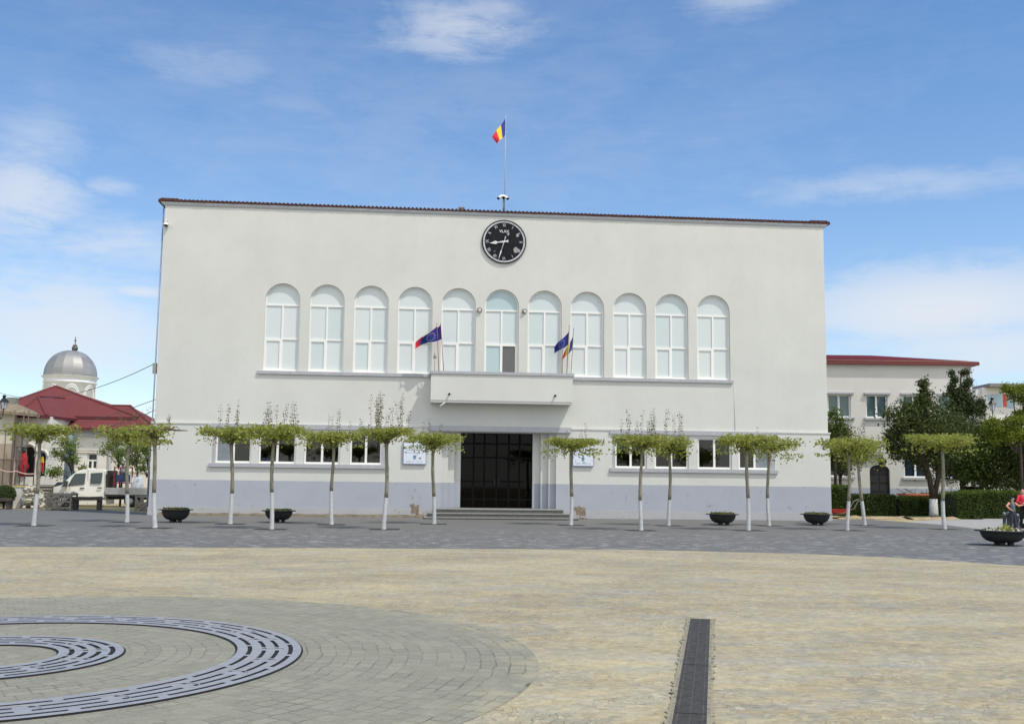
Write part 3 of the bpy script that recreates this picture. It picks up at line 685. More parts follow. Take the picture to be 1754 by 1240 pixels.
# cable above and below the clock
# signboards
SB = M('sign_blue', lin(96, 112, 150), .5, .1, 6); SW = M('sign_white', lin(214, 222, 232), .35, .03, 3); INK = M('sign_ink', lin(120, 138, 160), .6, .05); CREST = M('sign_crest', lin(104, 142, 176), .6, .2, 30)
def signboard(u0, u1, v0, v1, label, extra, seed):
    a, b = at(u0, v1, -.14), at(u1, v0, -.14); w_, h = b.x-a.x, b.z-a.z
    r = thing('signboard', label, 'sign', (a.x+w_/2, LY, a.z), 'signboards beside the entrance')
    t = MB(); t.box(-w_/2, w_/2, -.11, -.002, 0, h); t.build('case', SB, r, local=True)
    t = MB(); t.box(-w_/2+.03, w_/2-.02, -.116, -.1105, .03, h-.03); t.build('face', SW, r, local=True)
    rr = random.Random(seed); t = MB()
    def line(z, x0, x1, hh):
        x = x0
        while x < x1:
            ww = rr.uniform(.012, .026)
            if rr.random() < .14: x += .035; continue
            k = rr.random()
            t.box(x, x+.006, -.119, -.1165, z, z+hh)
            if k > .35: t.box(x+.0065, x+ww, -.119, -.1165, z, z+hh*.2)
            if k > .6: t.box(x+.0065, x+ww, -.119, -.1165, z+hh*.8, z+hh)
            x += ww+.008
    line(h*.80, -w_*.34, w_*.34, .055); line(h*.62, -w_*.36, w_*.36, .05); line(h*.49, -w_*.40, w_*.40, .055); line(h*.10, -w_*.36, w_*.38, .055)
    t.build('lettering', INK, r, local=True)
    t = MB(); c = h*.31; cw = .075
    t.prism([(-cw, c+.09), (-.03, c+.10), (0, c+.125), (.03, c+.10), (cw, c+.09), (cw, c-.02), (.045, c-.085), (0, c-.115), (-.045, c-.085), (-cw, c-.02)], -.1195, -.1165); t.build('crest', CREST, r, local=True)
    if extra:
        t = MB(); t.lathe([(.001, -.120), (.055, -.120), (.055, -.1165)], 16, (w_*.235, 0, h*.275), axis='y', smooth=False); t.build('seal', M('sign_seal', lin(140, 124, 120), .6), r, local=True)
signboard(690.5, 731, 757, 795, 'white signboard with blue crest and small brown seal left of the entrance', True, 3)
signboard(981, 1017, 760, 798.5, 'white signboard with blue crest alone, right of the entrance', False, 4)
# round bulkhead lamps between the upper windows
LMET = M('lamp_metal', lin(140, 138, 134), .5, .15, 10, metal=.4); LGL = M('lamp_glass', lin(205, 203, 196), .25)
for k, (u, v, lb) in enumerate(((822, 531, 'round wall lamp facing straight out, left of the middle arched window'), (898, 533, 'round wall lamp turned sideways, right of the middle arched window'))):
    c = at(u, v, -.05); r = thing('wall_lamp', lb, 'wall lamp', (c.x, 0, c.z), 'round lamps between the arched windows', rz=0 if k == 0 else rad(38))
    t = MB(); t.lathe([(.13, -.001 if k == 0 else .0), (.13, -.09), (.10, -.11), (.10, -.07)], 20, axis='y'); t.build('housing', LMET, r, local=True)
    t = MB(); t.lathe([(.001, -.105), (.05, -.10), (.095, -.075)], 20, axis='y'); t.build('lens', LGL, r, local=True)
    if k == 1:
        t = MB(); t.box(-.03, .03, -.01, .12, -.03, .03); t.build('bracket', LMET, r, local=True)
# little spot lamps on the balcony front
for (u, v, lb) in ((770, 676, 'small black spot lamp on the balcony front near its left end'), (951, 679, 'small black spot lamp on the balcony front near its right end')):
    c = at(u, v, by); r = thing('spot_lamp', lb, 'spot lamp', (c.x, by, c.z), 'spot lamps on the balcony front')
    t = MB(); t.tube([(0, -.14, .02), (.0, -.02, .05)], [.055, .04], 10); t.build('lamp_head', BLK, r, local=True)
    t = MB(); t.bar((0, -.001, -.04), (0, -.06, .03), .02); t.build('bracket', BLK, r, local=True)
# dome camera at the upper left corner
c = at(284.5, 385, -.15); r = thing('dome_camera', 'white dome security camera on the upper left corner of the town hall', 'camera', (c.x, -.15, c.z))
t = MB(); t.lathe([(.001, .12), (.04, .12), (.06, .08), (.16, .01), (.16, -.02), (.11, -.03)], 18); t.build('shroud', WHITE, r, local=True)
t = MB(); t.lathe([(.10, -.03), (.08, -.09), (.001, -.11)], 16); t.build('lens_dome', M('smoked_dome', (.02, .02, .025, 1), .1), r, local=True)
t = MB(); t.tube([(0, 0, .12), (0, 0, .24), (.03, .149, .27)], .025, 8); t.build('bracket', WHITE, r, local=True)
# box at the left edge
c = at(266, 631, .2); r = thing('junction_box', 'grey junction box on the left corner of the town hall where wires arrive', 'junction box', (c.x, .2, c.z))
t = MB(); t.box(-.09, .09, -.12, .12, -.25, .25); t.build('case', M('box_grey', lin(150, 148, 140), .7), r, local=True)
t = MB(); t.tube([(.0, 0, -.25), (.0, 0, -.36)], .03, 6); t.box(.09, .25, -.03, .03, -.03, .03); t.build('cable_gland', MATS['box_grey'], r, local=True)
BOXP = Vector((c.x-.09, .2, c.z+.2))
# overhead wires
WIRE = M('wire', lin(88, 92, 100), .6)
def wire(name, pts, label, sag=.4):
    o = MB(); P = [Vector(p) for p in pts]; out = []
    for a, b in zip(P[:-1], P[1:]):
        for k in range(13):
            q = k/12; out.append(a.lerp(b, q)-Vector((0, 0, sag*4*q*(1-q))))
    o.tube(out, .018, 5); tag(o.build(name, WIRE), label, 'wire', 'wires over the red roofs')
wire('overhead_wire', [BOXP, at(0, 673, 26)], 'long thin wire from the junction box passing before the church dome', .9)
wire('overhead_wire', [at(267, 684, 2), at(0, 742, 30)], 'lower wire crossing just above the red roof to the town hall corner', .5)
wire('overhead_wire', [at(267, 702, 2), at(60, 736, 24)], 'lowest wire crossing the face of the red roof', .6)
# camera mast on the roof
c = at(862, 348, .6); zb = 15.55; zt = fz(862, 340, .6)
r = thing('camera_mast', 'short steel mast with three white cameras on the roof edge behind the clock', 'camera mast', (c.x, .6, zb))
t = MB(); t.tube([(.04, 0, 0), (.04, 0, zt-zb+.1)], .045, 8); t.build('mast', M('mast_steel', lin(150, 150, 150), .5, metal=.4), r, local=True)
for dx, dy, ry in ((-.22, -.12, 1), (.2, -.12, -1), (0, -.25, 0)):
    t = MB(); z0 = zt-zb; t.tube([(dx*.25, dy*.25, z0+.13), (dx*1.15, dy*1.15-.02, z0-.05)], [.065, .08], 10); cam = t.build('camera', WHITE, r, local=True)
    t = MB(); t.tube([(dx*1.15, dy*1.15-.02, z0-.05), (dx*1.2, dy*1.2-.03, z0-.065)], .07, 10); t.build('lens', BLK, cam, local=True)
# flags ---------------------------------------------------------------
FB, FY, FR = M('flag_blue', lin(40, 62, 140), .8, .06, 4), M('flag_yellow', lin(222, 196, 60), .8, .06, 4), M('flag_red', lin(206, 44, 62), .8, .06, 4)
EUB = M('flag_deep_blue', lin(20, 32, 108), .85, .1, 4); STAR = M('flag_star', lin(112, 122, 150), .8)
for mm in (FB, FY, FR, EUB):
    pass
POLE_R = M('red_pole', lin(150, 62, 70), .5, .1, 6); POLE_D = M('dark_pole', lin(92, 76, 72), .5, .1, 6); POLE_S = M('pale_pole', lin(170, 178, 190), .5, .1, 6)
def cloth(parent, corners, Y, depth, kind, waves=2.0, y2=None):
    """corners: pixel positions of hoist-top, hoist-bottom, fly-bottom, fly-top; the cloth billows by depth"""
    ht, hb, fb, ft = [Vector(c_) for c_ in corners]; NU, NV = 36, 24
    vs, fs, ms = [], [], []
    for j in range(NV+1):
        for i in range(NU+1):
            u, v = i/NU, j/NV
            q = (ht*(1-u)+ft*u)*(1-v)+(hb*(1-u)+fb*u)*v
            yy = Y+depth*math.sin(u*waves*6.283+v*1.3)*u**.6*.5 + (y2 or 0)*u
            q = q+Vector((0, math.sin(u*3.1416)*(ht.y-hb.y)*0.05, 0)) if False else q
            p_ = at(q.x, q.y+math.sin(u*3.1416*2)*1.0, yy); vs.append(p_)
    for j in range(NV):
        for i in range(NU):
            u, v = (i+.5)/NU, (j+.5)/NV
            if kind == 'tri': m_ = 0 if u < 1/3 else (1 if u < 2/3 else 2)
            else:
                m_ = 0
                for k in range(12):
                    a = k*math.pi/6
                    if (u-.5-.2*math.cos(a))**2*2.2+(v-.5-.33*math.sin(a))**2 < .0022: m_ = 1
            fs.append((j*(NU+1)+i, j*(NU+1)+i+1, (j+1)*(NU+1)+i+1, (j+1)*(NU+1)+i)); ms.append(m_)
    b = MB()
    for f_, m_ in zip(fs, ms): b.f.append(list(f_)); b.m.append(m_); b.sm.append(True)
    b.v = [tuple(p_) for p_ in vs]
    return b.build('cloth', [FB, FY, FR] if kind == 'tri' else [EUB, STAR], parent, fixn=False)
def flag(label, p0, p1, Y0, Y1, polemat, corners, kind, depth=.25, r=.02, z0=None, group=None, waves=1.5, y2=0):
    a, b = at(p0[0], p0[1], Y0), at(p1[0], p1[1], Y1)
    if z0 is not None: a.z = z0
    root = thing('flag', label, 'flag', a, group)
    t = MB(); t.tube([a, b], [r, r*.7], 8); t.ball(b, r*1.4, 8); t.build('pole', polemat, root)
    if corners: cloth(root, corners, Y1, depth, kind, waves, y2)
    return root
flag('blue yellow and red flag on the tall thin pole on the roof', (864.5, 362), (866.8, 197), .9, .9, POLE_S, [(866.3, 203), (866, 231), (851.5, 246.5), (843, 235)], 'tri', .3, .022, 15.5, waves=.9, y2=-.5)
GF = 'flags on the balcony'
flag('deep blue starred flag blown wide, on the left end of the balcony', (760.3, 640), (755.5, 555), -.88, -.88, POLE_R, [(755.6, 556.5), (757, 581), (719.5, 591.5), (721, 581)], 'eu', .22, .018, bt-.01, GF, 1.2, -.1)
flag('three coloured flag mostly hidden behind the blue one, red tip showing, balcony left', (752.2, 640), (748.8, 554.5), -.86, -.86, POLE_R, [(749, 559), (750, 577), (711.5, 598), (712.5, 586)], 'tri', .15, .018, bt-.01, GF, 1.2, .12)
flag('deep blue starred flag hanging slanted on the right end of the balcony', (971.2, 642), (975.5, 558), -.88, -.88, POLE_D, [(975, 568), (974.3, 590), (950, 606), (950, 594)], 'eu', .22, .018, bt-.01, GF, 1.2, -.1)
flag('blue yellow and red flag hanging limp on the right end of the balcony', (978.5, 642), (983, 563), -.84, -.84, POLE_D, [(982.5, 575), (980, 599), (962, 619), (966, 606)], 'tri', .2, .018, bt-.01, GF, 1.3, .1)
flag('bare flagpole without a flag beside the two flags at the right end of the balcony', (963.2, 642), (963.8, 600), -.8, -.8, POLE_D, None, '', group='bare poles on the balcony')
c = at(745, 612, -.7); r = thing('flood_lamp', 'small grey floodlight on a thin post behind the left balcony flags', 'floodlight', (c.x, -.7, bt-.2))
t = MB(); t.tube([(0, 0, 0), (0, 0, c.z-bt+.45)], .012, 6); t.build('post', LMET, r, local=True)
t = MB(); z0 = c.z-bt+.2; t.box(-.07, .09, -.06, .05, z0-.05, z0+.05); t.box(-.03, .03, -.03, .03, z0+.05, z0+.16); t.build('lamp_head', LMET, r, local=True)

# things seen through the glass
POT = M('clay_pot_ochre', lin(150, 132, 84), .8, .2, 8)
LEAFD = leaf_mat('house_plant_leaf', [lin(40, 78, 40), lin(60, 104, 52)])
def potted(x, y, z, s, label):
    r = thing('potted_plant', label, 'plant', (x, y, z), 'plants behind the glass')
    t = MB(); t.lathe([(.001, 0), (.11*s, 0), (.16*s, .28*s), (.17*s, .3*s), (.14*s, .3*s), (.13*s, .27*s), (.001, .27*s)], 16); t.build('pot', POT, r, local=True)
    t = MB()
    for k in range(90): t.leaf((rnd.gauss(0, .12*s), rnd.gauss(0, .1*s), .3*s+abs(rnd.gauss(.2*s, .16*s))), .12*s)
    t.tube([(0, 0, .27*s), (.02, 0, .55*s)], .012*s, 6); t.build('foliage', LEAFD, r, local=True)
potted(fx(803.5, 864, 1.1), 1.2, DB, 1.45, 'plant in ochre pot behind the left side of the dark entrance door')
potted(fx(898.5, 866, 1.1), 1.2, DB, 1.35, 'plant in ochre pot behind the right side of the dark entrance door')
potted(fx(537, 787, .3), .32, LB-.3, 1.0, 'green plant in the third ground floor window left of the entrance')
c = at(458, 787, .3); r = thing('storage_box', 'blue box on the sill inside the second ground floor window from the left', 'box', (c.x, .3, LB))
t = MB(); t.box(-.22, .3, -.1, .1, 0, .22); t.build('box', M('blue_box', lin(80, 110, 190), .6), r, local=True); t = MB(); t.box(-.24, .32, -.12, .12, .22, .27); t.build('lid', M('pale_lid', lin(150, 180, 200), .6), r, local=True)

# ================================================================= pollarded plane trees
BARK = M('plane_bark', lin(112, 107, 92), .9, .2, 5, c2=lin(142, 138, 120), bump=.5, stretch=(1, 1, .35)); LIME = M('whitewash', lin(184, 186, 187), .9, .14, 6, bump=.3)
DBARK = M('knuckle_bark', lin(92, 80, 66), .95, .25, 8, bump=.6)
PLEAF = leaf_mat('plane_leaf', [lin(140, 150, 64), lin(168, 177, 82), lin(190, 196, 104), lin(148, 156, 72), lin(184, 172, 98)], .5)
SLEAF = leaf_mat('shoot_leaf', [lin(104, 100, 66), lin(128, 120, 78), lin(120, 92, 70), lin(134, 136, 86)], .3)
PIT = M('pit_soil', lin(58, 55, 54), .95, .3, 12, bump=.5)
GT = 'pollarded plane trees with whitewashed trunks in two rows'
# base px, top px, crown left/right px, crown top/bottom px, shoots [(u0,u1,top v,count)], whitewash top v, droop, label
TREES = [
 ((60, 900), (69, 752), (14, 134), (723, 749), [], 845, 0, 'leaning pollarded tree before the scaffolding, leftmost of all'),
 ((216, 894), (222, 757), (164, 268), (726, 758), [(185, 265, 700, 16)], 846, 0, 'pollarded tree standing in front of the flatbed of the white truck'),
 ((266, 904), (264, 750), (226, 290), (722, 752), [(268, 290, 704, 5), (250, 262, 688, 3)], 844, .25, 'pollarded tree at the left corner of the town hall with a bare side branch'),
 ((396, 897), (398, 756), (339, 452), (730, 753), [(362, 420, 688, 9), (402, 406, 681, 1)], 845, 0, 'pollarded tree in front of the first ground floor window from the left'),
 ((464, 906), (470, 752), (402, 530), (723, 756), [(450, 512, 690, 18)], 843, 0, 'pollarded tree partly covering the second black planter from the left'),
 ((568, 898), (571, 760), (518, 628), (735, 760), [(560, 584, 698, 7), (600, 625, 712, 5)], 841, 0, 'pollarded tree in front of the third ground floor window left of the entrance'),
 ((659, 906), (664, 754), (612, 718), (731, 750), [(630, 700, 674, 26), (646, 650, 664, 1)], 852, 0, 'pollarded tree with the tallest bare shoots, before the fourth window'),
 ((743, 897), (743, 766), (692, 796), (738, 764), [(716, 760, 716, 6)], 850, .15, 'pollarded tree just left of the entrance steps'),
 ((978, 899), (980, 768), (930, 1031), (749, 768), [(990, 1006, 724, 4), (960, 972, 735, 2)], 850, .5, 'pollarded tree just right of the entrance steps'),
 ((1097, 908), (1100, 764), (1046, 1142), (743, 769), [(1068, 1120, 702, 18)], 857, .1, 'pollarded tree in front of the first window right of the entrance'),
 ((1147, 900), (1147, 772), (1098, 1188), (744, 773), [(1120, 1170, 694, 14)], 856, .15, 'pollarded tree in front of the second window right of the entrance'),
 ((1282, 908), (1280, 766), (1222, 1332), (741, 770), [(1298, 1304, 728, 2)], 853, .1, 'pollarded tree in front of the last ground floor window, nearer the square'),
 ((1317, 900), (1316, 772), (1285, 1370), (746, 776), [], 853, .3, 'pollarded tree in front of the last ground floor window, nearer the wall'),
 ((1453, 908), (1454, 775), (1398, 1496), (748, 776), [(1440, 1470, 728, 6)], 858, .1, 'straight pollarded tree just right of the town hall corner'),
 ((1480, 899), (1470, 782), (1438, 1520), (742, 784), [(1448, 1510, 726, 10)], 858, .3, 'leaning pollarded tree in front of the low hedge and arched side door'),
 ((1619, 906), (1613, 768), (1549, 1678), (740, 768), [], 858, 0, 'pollarded tree in front of the big dark trees, rightmost of its rows'),
]
TREE_G = []
for (b, tp, (cl, cr), (ct, cb_), shoots, ww, droop, lb) in TREES:
    g0 = gr(*b); Y = g0.y; top = at(tp[0], tp[1], Y)
    root = thing('pollarded_tree', lb, 'tree', g0, GT); TREE_G.append(root)
    bw = rnd.uniform(.064, .076); wz = at(b[0], ww, Y).z; h = top.z
    ax = lambda z: Vector((g0.x+(top.x-g0.x)*(z/h)+.035*math.sin(z*1.7+g0.x), Y+.03*math.sin(z*1.3+g0.x*2), z))
    zs = [0, .12, .35, .7, wz]; m_ = MB(); m_.tube([ax(z) for z in zs], [bw*1.35, bw*1.2, bw*1.12, bw*1.07, bw*1.04], 12, cap=False); m_.build('whitewashed_base', LIME, root)
    m_ = MB(); zs = [wz-.01+(h-wz+.01)*k/8 for k in range(9)]; m_.tube([ax(z) for z in zs], [bw*(1.0-.02*k+.06*math.sin(k*2.1)) for k in range(8)]+[bw*1.3], 12); m_.build('trunk', BARK, root)
    # knuckle and radial limbs
    zc = at(0, (ct+cb_)/2, Y).z; zcb = at(tp[0], cb_, Y).z; zct = at(tp[0], ct, Y).z; zc = (zcb+zct)/2
    xl, xr = fx(cl, cb_, Y), fx(cr, cb_, Y); cx = top.x
    lim = MB(); lim.ball(ax(h)+Vector((0, 0, .02)), .15, 10, jit=.35, rz=.17); tips = []
    nl = 11
    for k in range(nl):
        a = 6.283*k/nl+rnd.uniform(-.2, .2); ca, sa = math.cos(a), math.sin(a)
        L = (xr-cx if ca > 0 else cx-xl)*rnd.uniform(.75, 1.0); Ly = 1.15*rnd.uniform(.8, 1.05)
        e = Vector((cx+ca*L, Y+sa*Ly, zc+rnd.uniform(-.08, .05)))
        P = [ax(h), ax(h)+Vector((ca*.15, sa*.15, .12))]+[ax(h).lerp(e, q)+Vector((rnd.gauss(0, .03), rnd.gauss(0, .03), .12*math.sin(q*3.1)+rnd.gauss(0, .02))) for q in (.4, .7, 1)]
        lim.tube(P, [.06, .05, .038, .026, .012], 6); tips.append(P)
    if 'bare side branch' in lb:
        lim.tube([ax(h), at(285, 735, Y), at(305, 737, Y), at(322, 737.5, Y)], [.05, .04, .03, .012], 6); lim.tube([at(290, 736, Y), at(303, 731, Y), at(310, 737, Y)], [.02, .015, .008], 5)
    lim.build('limbs', DBARK, root)
    cr_ = MB(); W_ = (xr-xl)
    n = int(rnd.uniform(1900, 2500)*W_/2.5)*(0.55 if 'bare side branch' in lb else 1)
    for k in range(int(n)):
        P = rnd.choice(tips); q = rnd.random()**.55
        i = min(int(q*(len(P)-1)), len(P)-2); f_ = q*(len(P)-1)-i; p_ = P[i].lerp(P[i+1], f_)
        th = (zct-zcb)*.36
        p_ = p_+Vector((rnd.gauss(0, .17), rnd.gauss(0, .17), rnd.gauss(.02, th*.5)))
        p_.z = zc+(p_.z-zc)*.8 if p_.z > zc+th else p_.z
        p_.x = max(xl-.08, min(xr+.08, p_.x))
        cr_.leaf(p_, rnd.choice((.08, .09, .11, .13)), flat=.6)
    for k in range(int(90+500*droop)):
        x = rnd.uniform(xl, xr); cr_.leaf((x, Y+rnd.gauss(0, .5), zcb-abs(rnd.gauss(0, .1+.22*droop))), .11)
    cr_.build('crown', PLEAF, root, fixn=False)
    sh = MB(); tw = MB()
    for (u0, u1, vt, cnt) in shoots:
        for k in range(max(1, int(cnt*.62))):
            u = rnd.uniform(u0, u1); y = Y+rnd.gauss(0, .35); za = zc+.05; zb_ = at(u, vt+rnd.random()**1.5*.55*(ct-vt), Y).z
            x = fx(u, ct, Y); lean = rnd.gauss(0, .05)
            tw.tube([(x, y, za), (x+lean*.5, y, (za+zb_)/2), (x+lean, y, zb_)], [.006, .005, .002], 4, cap=False)
            z = za+.1
            while z < zb_:
                q = (z-za)/(zb_-za)
                for s in (-1, 1): sh.leaf((x+lean*q+s*rnd.uniform(.02, .075), y+rnd.gauss(0, .03), z+rnd.gauss(0, .015)), rnd.uniform(.06, .095)*(1.2-.4*q))
                z += rnd.uniform(.085, .14)
    if shoots:
        tw.build('shoots', DBARK, root); sh.build('shoot_leaves', SLEAF, root, fixn=False)
    pt = MB(); s = .55; pt.box(g0.x-s, g0.x+s, Y-s, Y+s, -.004, .0015); pt.build('soil_bed', PIT, root)

# ================================================================= bowl planters
BOWL = M('bowl_black', (.022, .023, .024, 1), .6, .3, 7, bump=.1, spec=.35); SOIL = M('planter_soil', lin(84, 74, 58), .95, .3, 14, bump=.6)
PFL = leaf_mat('planter_leaf', [lin(92, 104, 62), lin(120, 124, 76), lin(150, 146, 96)]); YFL = leaf_mat('yellow_flower', [lin(196, 190, 70), lin(170, 176, 70)]); WFL = M('white_pebbles', lin(196, 194, 188), .8, .2, 9)
def planter(base, rim, label, kind):
    g0 = gr(*base); Y = g0.y; Rr = (fx(rim[1], rim[2], Y)-fx(rim[0], rim[2], Y))/2; H = at(base[0], rim[2], Y).z
    g0 = Vector((fx((rim[0]+rim[1])/2, base[1], Y), Y, 0))
    r = thing('bowl_planter', label, 'planter', g0, 'black bowl planters along the square')
    t = MB(); b0 = Rr*.36; ri = Rr*.80
    prof = [(.001, .09), (b0, .09)]+[(b0+(ri-b0)*math.sin(q*math.pi/2)**.9, .09+(H-.13)*(1-math.cos(q*math.pi/2))**.85) for q in [k/9 for k in range(1, 10)]]+[(Rr, H-.03), (Rr, H), (ri-.01, H-.005), (ri-.05, H-.08), (.001, H-.08)]
    t.lathe(prof, 40); t.build('bowl', BOWL, r, local=True)
    for k in range(3):
        t = MB(); a = rad(90+120*k+20); t.box(b0*.75*math.cos(a)-.07, b0*.75*math.cos(a)+.07, b0*.75*math.sin(a)-.07, b0*.75*math.sin(a)+.07, 0, .12); t.build('foot', BOWL, r, local=True)
    t = MB(); t.lathe([(.001, H+.0), (ri*.6, H-.02), (ri-.02, H-.05)], 24, bump=lambda a, z: 1); t.build('soil', SOIL, r, local=True)
    t = MB()
    for k in range(420 if kind != 'flowers' else 120):
        a = rnd.random()*6.283; q = ri*.92*math.sqrt(rnd.random()); t.leaf((q*math.cos(a), q*math.sin(a), H+rnd.random()*.07), .065)
    t.build('plants', PFL, r, local=True, fixn=False)
    if kind == 'flowers':
        t = MB()
        for k in range(160): t.leaf((rnd.gauss(0.02, .11), rnd.gauss(-.1, .1), H+abs(rnd.gauss(.06, .06))), .05)
        t.build('yellow_flowers', YFL, r, local=True, fixn=False)
        t = MB()
        for k in range(26):
            a = rnd.random()*6.283; q = ri*.85*math.sqrt(rnd.random()); t.ball((q*math.cos(a), q*math.sin(a), H), rnd.uniform(.03, .05), 7, rz=.03)
        t.build('pebbles', WFL, r, local=True)
planter((302, 894), (271, 330.5, 872), 'black bowl planter by the left corner of the town hall', 'dry')
planter((478, 894), (448, 507, 874), 'black bowl planter partly hidden behind a whitewashed trunk', 'dry')
planter((1239, 899), (1211, 1265.5, 880), 'black bowl planter under the right hand windows, left of two tree trunks', 'dry')
planter((1398, 899), (1373, 1426, 880), 'black bowl planter by the right corner of the town hall', 'dry')
planter((1718, 933.5), (1676, 1762, 908), 'large black bowl planter with yellow flowers near the right edge', 'flowers')
# ================================================================= helper: vertical reference planes turned to face the camera
def plane(u, Y, yaw):
    A = at(u, 800, Y); A.z = 0; n = Vector((math.sin(yaw), math.cos(yaw), 0)); d = Vector((math.cos(yaw), -math.sin(yaw), 0)); C = Vector((0, -CD, CH))
    def loc(u_, v_, off=0.0):
        r_ = ray(u_, v_); t_ = (A-C).dot(n)+off; t_ /= r_.dot(n); p_ = C+r_*t_; return (p_-A).dot(d), p_.z
    return A, -yaw, loc
# ================================================================= side building on the right
A, rz, wl = plane(1540, 21, rad(5.2))
wing = thing('side_building', 'white two storey side building with red roof behind the dark trees', 'building', A, rz=rz)
SWALL = wall_mat('side_render', wl(1480, 835.5)[1], (206, 204, 198), (166, 172, 186), zl=-5)
t = MB(); x0, x1 = wl(1380, 700)[0], wl(1667, 700)[0]; ze = wl(1540, 625)[1]
ups = [(1418.5, 1458), (1484, 1521), (1547, 1584), (1609, 1646)]; lows = [(1422, 1458), (1549, 1590), (1601, 1637)]
zu0, zu1 = wl(1500, 715.5)[1], wl(1500, 676.5)[1]; zl0, zl1 = wl(1500, 817)[1], wl(1500, 780)[1]
hol = [rect(wl(a, 700)[0], wl(b, 700)[0], zu0, zu1) for a, b in ups]+[rect(wl(a, 800)[0], wl(b, 800)[0], zl0, zl1) for a, b in lows]
dxa, dxb = wl(1490.5, 820)[0], wl(1525, 820)[0]; dz1, dzs = wl(1507, 796)[1], wl(1507, 806)[1]
dr = (dxb-dxa)/2; dpoly = clean([(dxa, .02), (dxb, .02)]+[((dxa+dxb)/2+dr*math.cos(math.pi*i/14), dzs+(dz1-dzs)*math.sin(math.pi*i/14)) for i in range(15)])
t.holed([(x0, 0), (x1, 0), (x1, ze), (x0, ze)], hol+[dpoly], 0, .25)
t.add([(x1, 0, 0), (x1, 11, 0), (x1, 11, ze), (x1, 0, ze)], [(0, 1, 2, 3)]); t.add([(x0, 0, 0), (x0, 11, 0), (x0, 11, ze), (x0, 0, ze)], [(0, 1, 2, 3)]); t.add([(x0, 11, 0), (x1, 11, 0), (x1, 11, ze), (x0, 11, ze)], [(0, 1, 2, 3)])
t.build('wall', SWALL, wing, local=True, fixn=False)
SG = glass_mat('pale_glass', (.86, .93, .92, 1), .12, .6); CURT = M('window_interior', lin(112, 132, 134), .8, .18, 1.5)
DCURT = M('window_interior_blue', lin(46, 60, 84), .8, .3, 1.5)
for k, (h, lo) in enumerate([(h, 0) for h in hol[:4]]+[(h, 1) for h in hol[4:]]):
    (a, z0), (b, _), (_, z1), _ = h; mid = (a+b)/2; f = MB(); e = .1
    hs = [rect(a+e, mid-.07, z0+.1, z1-.08), rect(mid+.07, b-e, z0+.1, z1-.08)]
    f.holed(rect(a+.003, b-.003, z0+.003, z1-.003), hs, .14, .06)
    pn = MB()
    for q in hs: pn.add([(x, .185, z) for x, z in q], [(0, 1, 2, 3)])
    pn.add([(a-.0, .245, z0-.0), (b+.0, .245, z0-.0), (b+.0, .245, z1+.0), (a-.0, .245, z1+.0)], [(0, 1, 2, 3)], 1)
    win = pn.build('window', [SG, DCURT if lo else CURT], wing, local=True, fixn=False); f.build('frame', WHITE, win, local=True, fixn=False)
    s = MB(); s.box(a-.18, b+.22, -.18, -.002, z0-.16, z0-.01); s.build('sill', GREY, win, local=True)
    if not lo:
        s = MB(); s.box(a-.15, b+.2, -.2, -.002, z1+.03, z1+.16); s.build('lintel', GREY, win, local=True)
t = MB(); n = len(dpoly); t.add([(x, .2, z) for x, z in dpoly], [tuple(range(n))]); dd = t.build('arched_door', M('black_door', (.013, .013, .015, 1), .55, .4, 3), wing, local=True, fixn=False)
t = MB()
for k in range(5): z = .8+k*.62; t.box(dxa+.12, (dxa+dxb)/2-.04, .17, .197, z, z+.5); t.box((dxa+dxb)/2+.04, dxb-.12, .17, .197, z, z+.5)
t.build('door_panel', M('black_panel', (.02, .02, .022, 1), .5), dd, local=True)
t = MB(); a, b = wl(1478, 775)[0], wl(1514, 775)[0]; z = wl(1490, 779)[1]; t.box(a, b, -.35, -.002, z, z+.24); t.build('door_hood', GREY, wing, local=True)
# roof
RED = M('red_sheet', lin(112, 38, 48), .7, .12, 4, bump=.1); REDT = M('ridged_tile', lin(150, 112, 96), .8, .25, 10)
zr = wl(1540, 606)[1]; ov = .35; dep = 5.5
t = MB(); n = 150; vs = []; fs = []; xa, xb = x0-ov, x1+ov+.1; zb = ze+.18
for j, (y, q) in enumerate(((-ov, 0), (-ov+.5, .085), (-ov+.55, .11), (dep, 1))):
    for i in range(n*4+1):
        x = xa+(xb-q*(dep+ov)-xa)*i/(n*4); zz = zb+(zr-zb+.55)*q+.07*abs(math.sin(i*math.pi/4))*(1-q)
        vs.append((x, y, zz))
m1 = n*4+1; ms_ = []
for j in range(3):
    for i in range(n*4): t.add([], []); fs.append((j*m1+i, j*m1+i+1, (j+1)*m1+i+1, (j+1)*m1+i)); ms_.append(1 if j == 0 else 0)
o0 = len(t.v); t.v += vs; t.f += [[o0+k for k in f] for f in fs]; t.m += ms_; t.sm += [False]*len(fs)
t.add([(xb, -ov, zb), (xb, 11.3, zb), (xb-dep-ov, dep, zr+.55), (xa, dep, zr+.55), (xa, 11.3, zb)], [(0, 1, 2), (2, 1, 4, 3)], 0)
rf = t.build('roof', [RED, REDT], wing, local=True, fixn=False)
t = MB(); t.box(xa, xb, -ov-.02, .0, ze, zb-.003); t.box(x1+.002, xb, .002, 11.2, ze, zb-.003); t.build('fascia', M('fascia_red', lin(112, 44, 44), .6, .1), wing, local=True)
t = MB(); q = wl(1664, 700)[0]; t.tube([(q, -.1, ze-.1), (q, -.1, .3)], .06, 8); t.build('downpipe', M('white_downpipe', lin(190, 190, 190), .5), wing, local=True)

